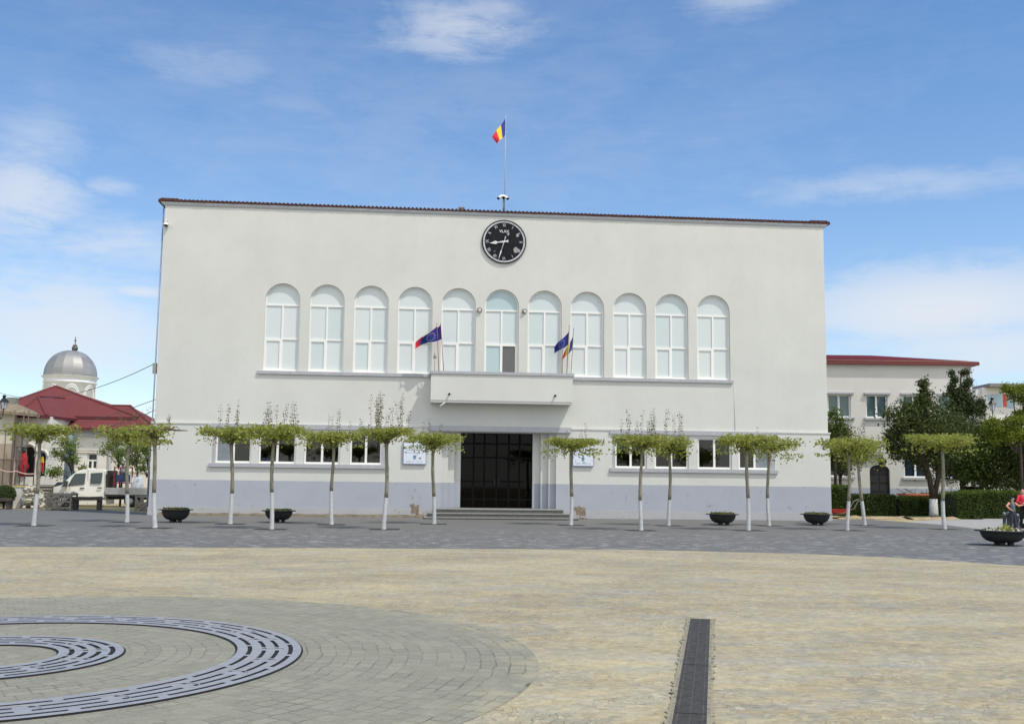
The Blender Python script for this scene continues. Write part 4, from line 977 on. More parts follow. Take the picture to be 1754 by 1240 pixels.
# far apartment block
A, rz, al = plane(1710, 95, rad(5))
apt = thing('apartment_block', 'far white apartment block with red and blue panels behind the right trees', 'building', A, rz=rz)
z1 = al(1700, 664)[1]; x0, x1, x2, xe = al(1676, 700)[0], al(1684, 700)[0], al(1700, 700)[0], al(1790, 700)[0]
t = MB(); t.box(x0, x1, .6, 14, 0, z1-.3); t.box(x1, xe, 0, 14, 0, z1); t.build('wall', M('apartment_white', lin(205, 205, 204), .85, .06, .4), apt, local=True)
t = MB(); t.box(al(1688, 662)[0], xe+1, -1.5, 15, z1, z1+.5); t.build('roof', M('flat_roof_grey', lin(120, 118, 120), .8), apt, local=True)
AB = M('panel_blue', lin(150, 178, 196), .6, .15, .6); AR = M('panel_red', lin(190, 84, 78), .7, .1, .6)
for (u0, u1, v0, v1, m_, nm) in ((1692, 1700, 676, 686, AB, 'window'), (1703, 1716, 676, 697, AB, 'blue_panel'), (1718, 1725, 675, 697, AR, 'red_panel'), (1726, 1738, 686, 699, AB, 'window'), (1730, 1742, 672, 682, AB, 'window'), (1745, 1760, 676, 690, AB, 'window')):
    a, zt_ = al(u0, v0); b, zb_ = al(u1, v1); t = MB(); t.box(a, b, -.08, -.002, zb_, zt_); p_ = t.build(nm, m_, apt, local=True)

# ================================================================= left background: red roofed house, pale house, church
HW = M('white_render', lin(220, 218, 210), .85, .1, 1.2, bump=.1); HWC = M('cornice_pale', lin(176, 182, 194), .8, .06); REDM = M('red_metal_roof', lin(104, 46, 44), .8, .12, 1.3, c2=lin(124, 56, 53))
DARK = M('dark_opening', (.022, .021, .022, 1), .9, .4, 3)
Yw, Yb = 22.0, 18.5
house = thing('red_roofed_house', 'white house under a dark red hipped roof behind the white truck', 'house', (at(130, 800, Yw).x, Yw+4, 0))
xl_, xr_ = fx(-40, 800, Yw+1.5), fx(266, 800, Yw); ze = fz(140, 733, Yw)
t = MB()
wa, wb = fx(149.5, 790, Yw), fx(167.5, 790, Yw); wz0, wz1 = fz(158, 804, Yw), fz(158, 777, Yw)
xm = fx(104, 800, Yw)
t.holed([(xm, 0), (xr_, 0), (xr_, ze), (xm, ze)], [rect(wa, wb, wz0, wz1)], Yw, .25)
t.add([(xr_, Yw, 0), (xr_, Yw+9, 0), (xr_, Yw+9, ze), (xr_, Yw, ze)], [(0, 1, 2, 3)])
# projecting bay with two arches
_t = NT('red_seamed_roof'); _v = _t.coord(); _s = _t.node('ShaderNodeSeparateXYZ'); _t.link(_v, _s.inputs[0])
_f = _t.math('FRACT', _t.math('MULTIPLY', _s.outputs[2], 4.2)); _g = _t.math('LESS_THAN', _f, .16); _x = _t.math('LESS_THAN', _t.math('FRACT', _t.math('MULTIPLY', _s.outputs[0], 2.2)), .07)
_c = _t.mix(_t.noise(_v, 1.1, 6, .7), lin(98, 42, 41), lin(128, 60, 57)); _t.set(_t.mix(_t.math('MULTIPLY', _t.math('MAXIMUM', _g, _t.math('MULTIPLY', _x, .6)), .45), _c, lin(74, 32, 32)), .8)
REDM = _t.m
bx0_, bx1_ = fx(24, 800, Yb), fx(82, 800, Yb); zbay = fz(60, 713, Yb)
def arch_px(u0, u1, vb, vs_, vt, Y):
    a, b = fx(u0, vb, Y), fx(u1, vb, Y); zb_, zs_, zt_ = fz(u0, vb, Y), fz(u0, vs_, Y), fz(u0, vt, Y); r = (b-a)/2
    return clean(arch_poly((a+b)/2, zb_, zs_, r, 12, (zt_-zs_)/r))
arA, arB = arch_px(35.5, 57.5, 816, 775, 763, Yb), arch_px(62, 77, 815, 782, 774, Yb)
t.holed([(bx0_, 0), (bx1_, 0), (bx1_, zbay), (bx0_, zbay)], [arA, arB], Yb, .3)
t.add([(bx1_, Yb, 0), (bx1_, Yw+2, 0), (bx1_, Yw+2, zbay), (bx1_, Yb, zbay)], [(0, 1, 2, 3)]); t.add([(bx0_, Yb, 0), (bx0_, Yw+2, 0), (bx0_, Yw+2, zbay), (bx0_, Yb, zbay)], [(0, 1, 2, 3)])
zup = fz(100, 714, Yw+1.5)
t.add([(xl_, Yw+1.5, 0), (xm+3, Yw+1.5, 0), (xm+3, Yw+1.5, zup), (xl_, Yw+1.5, zup)], [(0, 1, 2, 3)])
t.build('wall', HW, house, fixn=False)
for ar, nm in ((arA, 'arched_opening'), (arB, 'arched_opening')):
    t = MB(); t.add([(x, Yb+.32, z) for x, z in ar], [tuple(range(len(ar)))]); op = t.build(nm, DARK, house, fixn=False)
    cx_ = (ar[0][0]+ar[1][0])/2; r = (ar[1][0]-ar[0][0])/2; zs_ = ar[2][1]; t = MB(); k = 12; zt_ = max(z for _, z in ar); q = (zt_-zs_)/r
    t.tube([(cx_+(r+.13)*math.cos(math.pi*i/k), Yb-.03, zs_+(r*q+.13)*math.sin(math.pi*i/k)) for i in range(k+1)], .07, 6); t.build('moulding', HW, op)
t = MB()
for v in (737, 741.5, 770, 774, 806): a = fz(150, v, Yw); t.box(xm+.1, xr_, Yw-.08, Yw-.002, a-.05, a+.04)
t.build('string_course', HW, house)
t = MB(); t.box(xm, xr_, Yw-.22, Yw-.003, fz(150, 747, Yw), fz(150, 743, Yw)); t.build('cornice', HWC, house)
t = MB(); t.add([(wa, Yw+.2, wz0), (wb, Yw+.2, wz0), (wb, Yw+.2, wz1), (wa, Yw+.2, wz1)], [(0, 1, 2, 3)]); win = t.build('window', M('house_pane', lin(66, 68, 70), .3, .3, 1), house, fixn=False)
f = MB(); zmid = wz0+(wz1-wz0)*.58; mid = (wa+wb)/2
f.holed(rect(wa+.003, wb-.003, wz0+.003, wz1-.003), [rect(wa+.1, mid-.06, wz0+.1, zmid-.05), rect(mid+.06, wb-.1, wz0+.1, zmid-.05), rect(wa+.1, wb-.1, zmid+.05, wz1-.05)], Yw+.1, .06); f.build('frame', WHITE, win, fixn=False)
t = MB(); q = fx(190, 780, Yw); t.tube([(q, Yw-.12, ze-.2), (q, Yw-.12, .3)], .09, 8); t.build('downpipe', M('pale_pipe', lin(190, 192, 196), .6), house)
# roofs: main hip, right wing, bay
def face(mb, pts, m=0): mb.add(pts, [tuple(range(len(pts)))], m)
t = MB(); Ym = 29.0; ap = at(96, 662, Ym); ov = .5
e0, e1 = at(2, 712, Yw+1), at(152, 735, Yw+1); zz = fz(60, 711.5, Yw+1); e1.x = fx(235, 720, Yw+1)
p0, p1, p2, p3 = Vector((fx(-40, 712, Yw+1), Yw+1, zz)), Vector((e1.x, Yw+1, zz-.0)), Vector((e1.x, Ym+8, zz)), Vector((fx(-40, 712, Yw+1), Ym+8, zz))
ap2 = Vector((ap.x, Ym+1, ap.z))
for q in ((p0, p1, ap), (p1, p2, ap2, ap), (p2, p3, ap2), (p3, p0, ap, ap2)): face(t, q)
# right wing
r0, r1 = at(165, 695, Yw+3.6), at(223.6, 695.5, Yw+3.6); zr_ = r1.z; ea, eb = fx(103, 731.5, Yw-ov), fx(268, 731.5, Yw-ov); zev = fz(150, 732.5, Yw-ov)
q0, q1, q2, q3 = Vector((ea, Yw-ov, zev)), Vector((eb, Yw-ov, zev)), Vector((eb, Yw+7.7, zev)), Vector((ea, Yw+7.7, zev)); R0, R1 = Vector((r0.x-3, Yw+3.6, zr_)), Vector((r1.x, Yw+3.6, zr_))
for q in ((q0, q1, R1, R0), (q1, q2, R1), (q2, q3, R0, R1), (q3, q0, R0)): face(t, q)
# bay
zb2 = fz(60, 711, Yb-ov); s0, s1 = Vector((fx(29, 711, Yb-ov), Yb-ov, zb2)), Vector((fx(79.5, 711, Yb-ov), Yb-ov, zb2)); T = at(65, 679, Yb+3.5)
s2, s3 = Vector((s1.x+.6, Yw+3, zb2+.1)), Vector((s0.x-.3, Yw+3, zb2+.1)); T2 = Vector((T.x+.4, Yw+6, T.z+.3))
for q in ((s0, s1, T), (s1, s2, T2, T), (s3, s0, T, T2)): face(t, q)
rf = t.build('roof', REDM, house, fixn=False)
t = MB()
for a, b in ((p0, p1), (q0, q1), (q1, q2), (s0, s1), (s1, s2)): t.bar(a-Vector((0, 0, .1)), b-Vector((0, 0, .1)), .08, .17)
t.build('gutter', M('gutter_red', lin(92, 38, 40), .6), rf)
t = MB()
for a, b in ((p1, ap), (p0, ap), (R0, R1), (R1, q1), (T, s1), (T, s0), (T, T2)): t.tube([a+Vector((0, 0, .02)), b+Vector((0, 0, .02))], .09, 6, smooth=False)
t.build('ridge', REDM, rf)
# pale house at the left edge
Yp = 17.4
ph = thing('pale_house', 'pale house with brown tiled eaves at the far left edge behind the scaffolding', 'house', (at(0, 800, Yp).x, Yp, 0))
a, b = fx(-60, 750, Yp), fx(22, 750, Yp); ze = fz(20, 704, Yp); t = MB(); t.box(a, b, Yp, Yp+.9, 0, ze)
t.build('wall', M('pale_plaster', lin(188, 183, 166), .9, .12, 1.4, c2=lin(204, 199, 182), bump=.2), ph)
t = MB(); h = .5; E0, E1 = Vector((a, Yp-h, fz(20, 699, Yp-h))), at(57.5, 708.5, Yp-h); K = at(27, 690, Yp+.9); K0 = Vector((a, Yp+.9, fz(10, 687, Yp+.9)))
E2 = Vector((E1.x, Yp+1.6, E1.z))
for q in ((E0, E1, K, K0), (E1, E2, K), (E2, Vector((a, Yp+1.6, E0.z)), K0, K)): face(t, q)
for q, r_ in ((E0, E1), (E1, E2)): t.bar(q-Vector((0, 0, .09)), r_-Vector((0, 0, .09)), .1, .16)
t.build('roof', M('brown_tile', lin(112, 98, 84), .9, .2, 4, c2=lin(150, 138, 116)), ph, fixn=False)
t = MB(); c = at(21, 684, Yp+.8); t.box(c.x-.25, c.x+.3, Yp+.6, Yp+1.1, c.z-1, c.z+.12); t.build('chimney', M('chimney_grey', lin(130, 130, 124), .9), ph)
t = MB(); t.box(fx(-60, 800, Yp), fx(21.5, 800, Yp), Yp-.16, Yp-.002, 0, fz(20, 760, Yp)); t.build('stained_base', M('stained_plaster', lin(150, 132, 116), .95, .3, 1.6, c2=lin(172, 164, 148)), ph)
# church drum and dome
Yc = 62.0; c0 = at(121.5, 640, Yc); ch = thing('church', 'church tower with round white drum and grey metal dome topped by a cross', 'church', (c0.x, Yc, 0))
DW = M('drum_white', lin(222, 224, 224), .85, .06, 1); DOME = NT('dome_sheet'); v = DOME.coord(); sx = DOME.node('ShaderNodeSeparateXYZ'); DOME.link(v, sx.inputs[0])
an = DOME.math('FLOOR', DOME.math('MULTIPLY', DOME.math('ARCTAN2', sx.outputs[1], sx.outputs[0]), 16/6.2832)); zl_ = DOME.math('FLOOR', DOME.math('MULTIPLY', sx.outputs[2], 1.6))
cb = DOME.node('ShaderNodeCombineXYZ'); DOME.link(an, cb.inputs[0]); DOME.link(zl_, cb.inputs[1]); wn = DOME.node('ShaderNodeTexWhiteNoise', noise_dimensions='2D'); DOME.link(cb.outputs[0], wn.inputs['Vector'])
DOME.set(DOME.mix(DOME.noise(v, 1.5, 4), DOME.ramp(wn.outputs['Value'], [(0, lin(134, 134, 134)), (1, lin(172, 172, 168))]), lin(146, 146, 146)), .5, .35)
rd = (fx(166, 660, Yc)-fx(77, 660, Yc))/2; zsp = fz(121, 646, Yc); ztp = fz(125, 600.5, Yc); z_lo = fz(121, 720, Yc)
t = MB(); t.lathe([(rd*.96, 0), (rd*.96, z_lo), (rd*.96, zsp-.75), (rd*1.0, zsp-.7), (rd*1.0, zsp-.55), (rd*.97, zsp-.5), (rd*.99, zsp-.2), (rd*1.07, zsp-.05), (rd*1.07, zsp)], 48)
t.build('drum', DW, ch, local=True)
t = MB(); zsp_ = zsp
for k in range(8):
    a = rad(-90+22+45*k); rr_ = rd*.97; aw = rad(17)
    for q in (1.0, .82):
        pts = []
        for i in range(13):
            s = math.pi*i/12; da = aw*q*math.cos(s); pts.append((rr_*math.cos(a+da), rr_*math.sin(a+da), zsp-2.3+1.35*q*math.sin(s)))
        pts = [(rr_*math.cos(a+aw*q), rr_*math.sin(a+aw*q), zsp-4.5)]+pts+[(rr_*math.cos(a-aw*q), rr_*math.sin(a-aw*q), zsp-4.5)]
        t.tube(pts, .06, 5)
t.build('arcade', DW, ch, local=True)
t = MB()
for k in range(8):
    a = rad(-90+22+45*k); r1_ = rd*.965
    for i in range(1):
        P = [(r1_*math.cos(a+da), r1_*math.sin(a+da), zsp+dz) for da, dz in ((.09, -5), (-.09, -5), (-.09, -3.1), (-.05, -2.85), (0, -2.78), (.05, -2.85), (.09, -3.1))]; t.add(P, [tuple(range(7))])
t.build('slit_window', DARK, ch, local=True, fixn=False)
t = MB(); hd = ztp-zsp
prof = [(rd*1.08, zsp+.01), (rd*1.0, zsp+.08)]+[(rd*1.0*math.cos(q)**.9, zsp+.1+(hd-.1)*math.sin(q)) for q in [math.pi/2*i/14 for i in range(1, 14)]]+[(.001, ztp)]
t.lathe(prof, 16, smooth=False); t.build('dome', DOME.m, ch, local=True)
t = MB(); zb_ = fz(126, 597, Yc); rb_ = .26; t.ball((0.28, 0, zb_), .33, 12); zc_ = fz(127, 577, Yc); t.tube([(.28, 0, zb_), (.28, 0, zc_)], .05, 6); t.box(.28-.22, .28+.22, -.04, .04, zc_-1.0, zc_-.86); t.box(.28-.12, .28+.12, -.04, .04, zc_-.45, zc_-.35)
t.build('cross', M('cross_metal', lin(92, 92, 92), .5, metal=.5), ch, local=True)

# scaffolding, drapes, steps, tape
Ys = 15.6; sc = thing('scaffolding', 'rusty steel scaffolding standing against the pale house', 'scaffolding', (fx(20, 850, Ys), Ys, 0)); RUST = M('rusty_tube', lin(104, 84, 76), .8, .2, 9)
for u, vt in ((6, 735), (19, 702), (27.5, 735), (43.5, 702)):
    x = fx(u+1, 780, Ys); t = MB(); t.tube([(x, Ys, 0), (x+.03, Ys, fz(u, vt, Ys))], .035, 6); t.build('upright', RUST, sc)
    t = MB(); t.tube([(x+.2, Ys+1, 0), (x+.23, Ys+1, fz(u, vt, Ys))], .035, 6); t.build('upright', RUST, sc)
for u0, u1, v in ((0, 22, 737), (28, 45, 743), (0, 41, 787), (27, 52, 765)): 
    t = MB(); t.tube([at(u0, v, Ys-.05), at(u1, v+.5, Ys-.05)], .03, 6); t.build('ledger', RUST, sc)
t = MB(); a, b = at(5, 737, Ys), at(45, 741, Ys); t.box(a.x, b.x, Ys, Ys+.9, a.z-.03, a.z+.03); t.build('plank', M('scaffold_plank', lin(130, 112, 92), .9, .2, 6), sc)
# red drape
Yd = Yb-.1; n = 14
RC_ = M('red_cloth', lin(168, 30, 44), .85, .15, 3)
out = [(40, 773), (46, 775), (49, 783), (48, 792), (51, 800), (46.5, 806), (46, 815.5), (32, 815.5), (32.5, 806), (31, 801), (35, 794), (34.5, 785), (36, 777)]
o_ = at(40, 815.5, Yd); r = thing('red_drape', 'gathered bright red drape hanging in the left arched opening', 'drape', o_)
t = MB(); P = [at(u, v, Yd) for u, v in out]; cx_, cz_ = sum(p.x for p in P)/len(P), sum(p.z for p in P)/len(P)
ringv = []; 
for k, (s, dy) in enumerate(((1, .0), (.82, -.16), (.5, -.26), (.0, -.28))):
    for i, p in enumerate(P): ringv.append((cx_+(p.x-cx_)*s, Yd+dy+.05*math.sin(i*2.3+k), cz_+(p.z-cz_)*s))
L_ = len(P); t.add(ringv, [(k*L_+i, k*L_+(i+1) % L_, (k+1)*L_+(i+1) % L_, (k+1)*L_+i) for k in range(3) for i in range(L_)]+[tuple(range(L_))[::-1]], 0, True); t.build('cloth', RC_, r)
t = MB(); t.ball(at(41, 770, Yd-.1), .13, 8, jit=.3, rz=.16); t.tube([at(41, 768, Yd-.1), at(41, 760, Yd+.3)], .03, 6); t.build('knot', M('green_knot', lin(60, 96, 82), .8), r)
o_ = at(70, 815, Yb-.12); r = thing('flag', 'blue yellow and red flag hanging limp in the second arched opening of the house', 'flag', o_)
t = MB(); vs = []
rowsf = [(773, 69, 72), (782, 66, 75), (792, 66.5, 76), (800, 67, 75.5), (808, 67, 75)]
NN = 12
for j in range(NN+1):
    q = j/NN*(len(rowsf)-1); i = min(int(q), len(rowsf)-2); f_ = q-i; v = rowsf[i][0]*(1-f_)+rowsf[i+1][0]*f_; ua = rowsf[i][1]*(1-f_)+rowsf[i+1][1]*f_; ub = rowsf[i][2]*(1-f_)+rowsf[i+1][2]*f_
    for k in range(9): vs.append(at(ua+(ub-ua)*k/8, v, Yb-.2+.07*math.sin(k*1.6)))
for j in range(NN):
    for k in range(8): t.f.append([j*9+k, j*9+k+1, (j+1)*9+k+1, (j+1)*9+k]); t.m.append(0 if j < 3 else (1 if j < 6 and k > 1 else 2)); t.sm.append(True)
t.v = [tuple(p) for p in vs]; t.build('cloth', [EUB, FY, FR], r, fixn=False)
t = MB(); t.tube([at(70.5, 772, Yb-.05), at(70.5, 816, Yb-.05)], .03, 6); t.build('pole', POLE_D, r)
# outside stairs
Yst = 9.5; xs0, xs1 = fx(36, 860, Yst), fx(66, 860, Yst); stt = thing('garden_steps', 'worn concrete steps climbing beside a white wall to the arched porch', 'steps', ((xs0+xs1)/2, Yst+1, 0))
CONC = M('worn_concrete', lin(150, 146, 132), .9, .2, 4, c2=lin(172, 168, 152), bump=.3); t = MB()
for k in range(7):
    t.box(xs0, xs1, Yst+.33*k+.04, Yst+.33*(k+1)+.04, 0, .18*(k+1)-.05); t.box(xs0-.02, xs1+.02, Yst+.33*k, Yst+.33*(k+1)+.04, .18*(k+1)-.05, .18*(k+1), 1)
t.box(fx(-20, 840, Yst+2.4), fx(70, 840, Yst+2.4), Yst+2.36, Yb-.01, 0, 1.25); t.build('flight', [M('step_riser', lin(96, 92, 84), .9, .2, 5), CONC], stt)
t = MB(); t.box(fx(25, 850, Yst), fx(38, 850, Yst)-.03, Yst-.1, Yst+2.2, 0, 1.16); t.build('side_wall', M('white_wall', lin(206, 206, 200), .85, .1, 3), stt)
t = MB(); t.box(fx(22, 850, Yst), fx(38.5, 850, Yst), Yst-.14, Yst+2.25, 1.162, 1.24); t.build('wall_cap', M('ochre_cap', lin(196, 182, 120), .85, .1, 3), stt)
rb2 = MB(); cpx = at(58, 845, Yst-.6)
for k in range(260):
    u = rnd.uniform(42, 72); hmax = 830+abs(u-54)*.55; v = hmax+(860-hmax)*rnd.random()**.8
    p_ = at(u, v, Yst-.5+rnd.uniform(-.2, .3)); rb2.ball(p_, rnd.uniform(.06, .15), 5, jit=.9, rz=rnd.uniform(.05, .11))
for k in range(30):
    q = gr(rnd.uniform(40, 74), rnd.uniform(864, 871)); rb2.ball((q.x, q.y, .08), rnd.uniform(.06, .14), 5, jit=.8, rz=.09)
for k in range(60):
    p_ = at(rnd.uniform(62, 74), rnd.uniform(846, 868), Yst-.4+rnd.uniform(-.3, .3)); rb2.ball(p_, rnd.uniform(.06, .15), 5, jit=.9)
tag(rb2.build('rubble_heap', M('white_rubble', lin(176, 170, 152), .9, .15, 4, c2=lin(206, 202, 190), bump=.4)), 'heap of whitish rubble spilling beside the concrete steps', 'rubble', kind='stuff')
t = MB(); P = [at(0, 803.5, 11), at(28, 806.5, 11), at(61, 811, 11)]; vs = []
for k in range(61):
    q = k/60*2; i = min(int(q), 1); p_ = P[i].lerp(P[i+1], q-i)+Vector((0, 0, -.08*math.sin((q-i)*3.14))); t.v += [(p_.x, p_.y, p_.z-.03), (p_.x, p_.y, p_.z+.03)]
for k in range(60): t.f.append([2*k, 2*k+2, 2*k+3, 2*k+1]); t.m.append(k % 2); t.sm.append(False)
tag(t.build('barrier_tape', [M('tape_white', lin(222, 220, 214), .6), M('tape_red', lin(190, 70, 70), .6)], fixn=False), 'red and white barrier tape stretched in front of the scaffolding', 'tape')

# ================================================================= white truck
VW = M('truck_white', lin(224, 223, 212), .3, .04, 2, spec=.5); VG = M('truck_glass', (.03, .045, .045, 1), .08, .3, 2, spec=.6); RUB = M('tyre_rubber', (.02, .02, .02, 1), .85); BMP = M('bumper_grey', lin(70, 70, 70), .6, .1, 5); ALU = M('alu_board', lin(178, 178, 174), .45, .08, 4, metal=.3)
Yv = 13.0; S_ = FPX/(CD+Yv); V0 = Vector((fx(71, 868, Yv), Yv, 0))
truck = thing('pickup_truck', 'white double cab flatbed truck parked left of the town hall', 'truck', V0)
hz = fz(71, 868, Yv)
def vq(u, v): p_ = at(u, v, Yv); return p_.x-V0.x, p_.z-hz*(1-.0)
prof = [vq(70.5, 864), vq(69.8, 854), vq(71.5, 848), vq(76.5, 840.5), vq(86, 836), vq(104.5, 831.5), vq(119, 816.5), vq(131, 807), vq(140, 804.5), vq(155, 803.6), vq(178, 804.6), vq(180.5, 806.5), vq(180.5, 864.5), vq(150, 865.5), vq(100, 865.5)]
def halfw(z): return .97 if z < 1.2 else .97-.15*min(1, (z-1.2)/.95)**1.1
t = MB(); n = len(prof); yc = 1.0
for s in (1, -1): pass
vs = []
for s in (-1, 1):
    for k in (1.0, .93):
        for (x, z) in prof:
            e = .05*(1 if k == 1.0 else 0); cx_, cz_ = 1.9, 1.1
            xx_, zz_ = (x+(cx_-x)*e*.6, z+(cz_-z)*e*.6) if k == 1.0 else (x, z)
            vs.append((xx_, yc+s*halfw(z)*k, zz_))
o = [0, n, 2*n, 3*n]
fs = [tuple(range(n)), tuple(range(3*n-1, 2*n-1, -1))]
for a, b in ((0, n), (n, 3*n), (3*n, 2*n)):
    fs += [(a+i, a+(i+1) % n, b+(i+1) % n, b+i) for i in range(n)]
t.add(vs, fs, 0); bd = t.build('cab', VW, truck, local=True)
def side(px, nm, mat_, parent, off=.012):
    m_ = MB(); P = [vq(*q) for q in px]; P = [(x, yc-halfw(z)-off+.0, z) for x, z in P]; k = len(P)
    m_.add(P+[(x, y+.03, z) for x, y, z in P], [tuple(range(k)), tuple(range(2*k-1, k-1, -1))]+[(i, (i+1) % k, (i+1) % k+k, i+k) for i in range(k)]); return m_.build(nm, mat_, parent, local=True)
dr = side([(117, 833), (118, 829.5), (126.5, 813), (129, 811.5), (146, 811), (144.5, 829.5)], 'front_door_window', VG, truck)
side([(154.8, 810.8), (174.8, 809.8), (173.2, 828.5), (154.5, 828.8)], 'rear_door_window', VG, truck)
side([(104.8, 833.8), (114, 824), (116, 828), (115.5, 833.5)], 'corner_window', VG, truck)
m_ = MB(); a, b = vq(106, 830.2), vq(129.5, 808.3); m_.add([(a[0]-.0, yc-.8, a[1]+.02), (a[0]-.0, yc+.8, a[1]+.02), (b[0], yc+.7, b[1]+.02), (b[0], yc-.7, b[1]+.02)], [(0, 1, 2, 3)]); m_.build('windscreen', VG, truck, local=True)
for (u0, v0) in ((137, 836.5), (167, 836)): side([(u0, v0-1), (u0+7.5, v0-1.2), (u0+7.5, v0+.8), (u0, v0+.9)], 'door_handle', BMP, truck, .03)
SEAM = M('door_seam', lin(96, 95, 90), .7)
for pxs in ([(149.4, 806), (150.1, 806), (150.1, 864), (149.4, 864)], [(112.5, 836), (113.1, 836), (117.5, 864), (116.9, 864)], [(178, 807), (178.5, 807), (178.5, 864), (178, 864)]): side(pxs, 'door_seam', SEAM, truck, .006)
side([(105, 853), (176, 850.5), (176, 856), (105, 857.5)], 'side_moulding', BMP, truck, .03)
m_ = MB(); q = vq(114, 827.5); m_.box(q[0]-.1, q[0]+.1, yc-1.25, yc-1.02, q[1]-.18, q[1]+.12); m_.build('mirror', BMP, truck, local=True)
m_ = MB(); a = vq(69, 853); b = vq(79, 865.5); m_.box(a[0]-.04, b[0], yc-1.0, yc+1.0, b[1], a[1]); m_.build('bumper', BMP, truck, local=True)
m_ = MB(); a = vq(71, 850.5); b = vq(81, 840.5); m_.box(a[0]+.03, a[0]+.28, yc-.99, yc-.6, a[1]+.02, b[1]-.06); m_.box(a[0]+.03, a[0]+.28, yc+.6, yc+.99, a[1]+.02, b[1]-.06); m_.build('headlight', M('headlight_lens', lin(190, 196, 198), .1), truck, local=True)
for x, yy in ((1.0, yc-.78), (1.0, yc+.78), (5.1, yc-.78), (5.1, yc+.78)):
    m_ = MB(); m_.lathe([(.2, -.14), (.33, -.14), (.37, -.08), (.37, .08), (.33, .14), (.2, .14)], 24, (x, yy, .37), axis='y'); wh = m_.build('wheel', RUB, truck, local=True)
    m_ = MB(); m_.lathe([(.001, -.11), (.2, -.12), (.21, .12), (.001, .11)], 18, (x, yy, .37), axis='y'); m_.build('rim', ALU, wh, local=True)
m_ = MB(); a, b = vq(181.5, 835.6), vq(268, 848.4); m_.box(a[0], 7.4, yc-1.02, yc+1.02, b[1]-.1, b[1]); m_.box(a[0], 7.2, yc-.4, yc+.4, .45, b[1]-.1); m_.build('chassis', M('chassis_black', (.03, .03, .03, 1), .8), truck, local=True)
for yy in (yc-1.04, yc+1.0):
    m_ = MB(); m_.box(a[0], 7.4, yy, yy+.04, b[1]+.005, a[1])
    for k in range(4): z = b[1]+.02+(a[1]-b[1]-.03)*k/4; m_.box(a[0]+.02, 7.38, yy-.018, yy-.001, z+.02, z+.085)
    m_.build('side_board', ALU, truck, local=True)
m_ = MB(); m_.box(7.36, 7.4, yc-.998, yc+.998, b[1]+.005, a[1]); m_.build('tailboard', ALU, truck, local=True)
m_ = MB(); q = vq(182, 802)
m_.box(a[0]+.02, a[0]+.1, yc-.95, yc+.95, a[1]-.4, vq(182, 806)[1]); m_.build('headboard', M('headboard_dark', lin(52, 44, 44), .8), truck, local=True)
# load on the flatbed
bz = b[1]+.004; RS = M('red_steel', lin(122, 34, 42), .6, .15, 6)
f0, f1 = vq(193, 830)[0], vq(214.5, 830)[0]; zt_ = vq(200, 800)[1]; o_ = V0+Vector(((f0+f1)/2, yc-.1, bz))
r = thing('steel_rack', 'dark red steel rack with a motor loaded on the truck behind the cab', 'machine', o_); hw = (f1-f0)/2; hh = zt_-bz; t = MB()
for sx_ in (-hw, hw):
    for sy in (-.6, .6): t.bar((sx_, sy, 0), (sx_, sy, hh), .07)
for z in (.0+.04, .42*hh, hh-.03):
    for sy in (-.6, .6): t.bar((-hw, sy, z), (hw, sy, z), .06)
    for sx_ in (-hw, hw): t.bar((sx_, -.6, z), (sx_, .6, z), .06)
t.build('frame', RS, r, local=True)
t = MB(); t.box(-hw+.1, hw-.06, -.45, .45, .45*hh, .45*hh+.45); t.tube([(-hw+.2, -.5, .45*hh+.22), (-hw+.2, .5, .45*hh+.22)], .2, 12); t.build('motor', M('motor_blue', lin(44, 60, 96), .6, .2, 6), r, local=True)
t = MB(); t.tube([(.05, -.3, .45*hh+.45), (.05, -.3, .45*hh+.8)], .16, 10); t.ball((.12, -.3, .45*hh+.85), .15, 8); t.build('air_filter', M('filter_grey', lin(120, 122, 124), .6), r, local=True)
f0, f1 = vq(223, 830)[0], vq(237, 830)[0]; o_ = V0+Vector(((f0+f1)/2, yc-.2, bz)); hw = (f1-f0)/2; hh = vq(230, 817.5)[1]-bz
r = thing('water_tank', 'white plastic tank standing on the flatbed of the truck', 'tank', o_); t = MB()
t.prism([(-hw, 0), (hw*.95, 0), (hw, hh*.6), (hw*.7, hh*.95), (hw*.45, hh), (-hw*.8, hh), (-hw, hh*.9)], -.5, .5); t.build('tank', M('tank_white', lin(222, 226, 228), .5, .05, 4), r, local=True)
t = MB(); t.lathe([(.14, hh), (.14, hh+.05), (.001, hh+.05)], 14, (-.1, 0, 0)); t.build('cap', M('cap_grey', lin(120, 124, 128), .6), r, local=True)

# dark car mostly hidden behind the truck
Ycr = 15.5; c0 = Vector((fx(102, 860, Ycr), Ycr, 0)); car = thing('parked_car', 'dark blue car parked behind the truck, only its roof showing', 'car', c0, rz=rad(90))
CB = M('car_blue', lin(44, 54, 68), .25, .05, 3, spec=.6); pr = [(.0, .3), (0, .8), (.15, .95), (.9, 1.02), (1.5, 1.44), (3.0, 1.46), (3.7, 1.05), (4.1, 1.0), (4.2, .75), (4.2, .3)]
t = MB(); n = len(pr); vs = [(x, s*(.86 if z < 1.1 else .68), z) for s in (-1, 1) for x, z in pr]; t.add(vs, [tuple(range(n)), tuple(range(2*n-1, n-1, -1))]+[(i, (i+1) % n, (i+1) % n+n, i+n) for i in range(n)]); t.build('body', CB, car, local=True)
t = MB(); P = [(1.05, 1.06), (1.55, 1.38), (2.95, 1.39), (3.5, 1.08)]; t.add([(x, -.875+.19*(z-1.05)/.35, z) for x, z in P], [(0, 1, 2, 3)]); t.build('side_window', VG, car, local=True, fixn=False)
t = MB(); t.add([(.93, -.7, 1.06), (.93, .7, 1.06), (1.45, .6, 1.425), (1.45, -.6, 1.425)], [(0, 1, 2, 3)]); t.build('rear_window', VG, car, local=True, fixn=False)
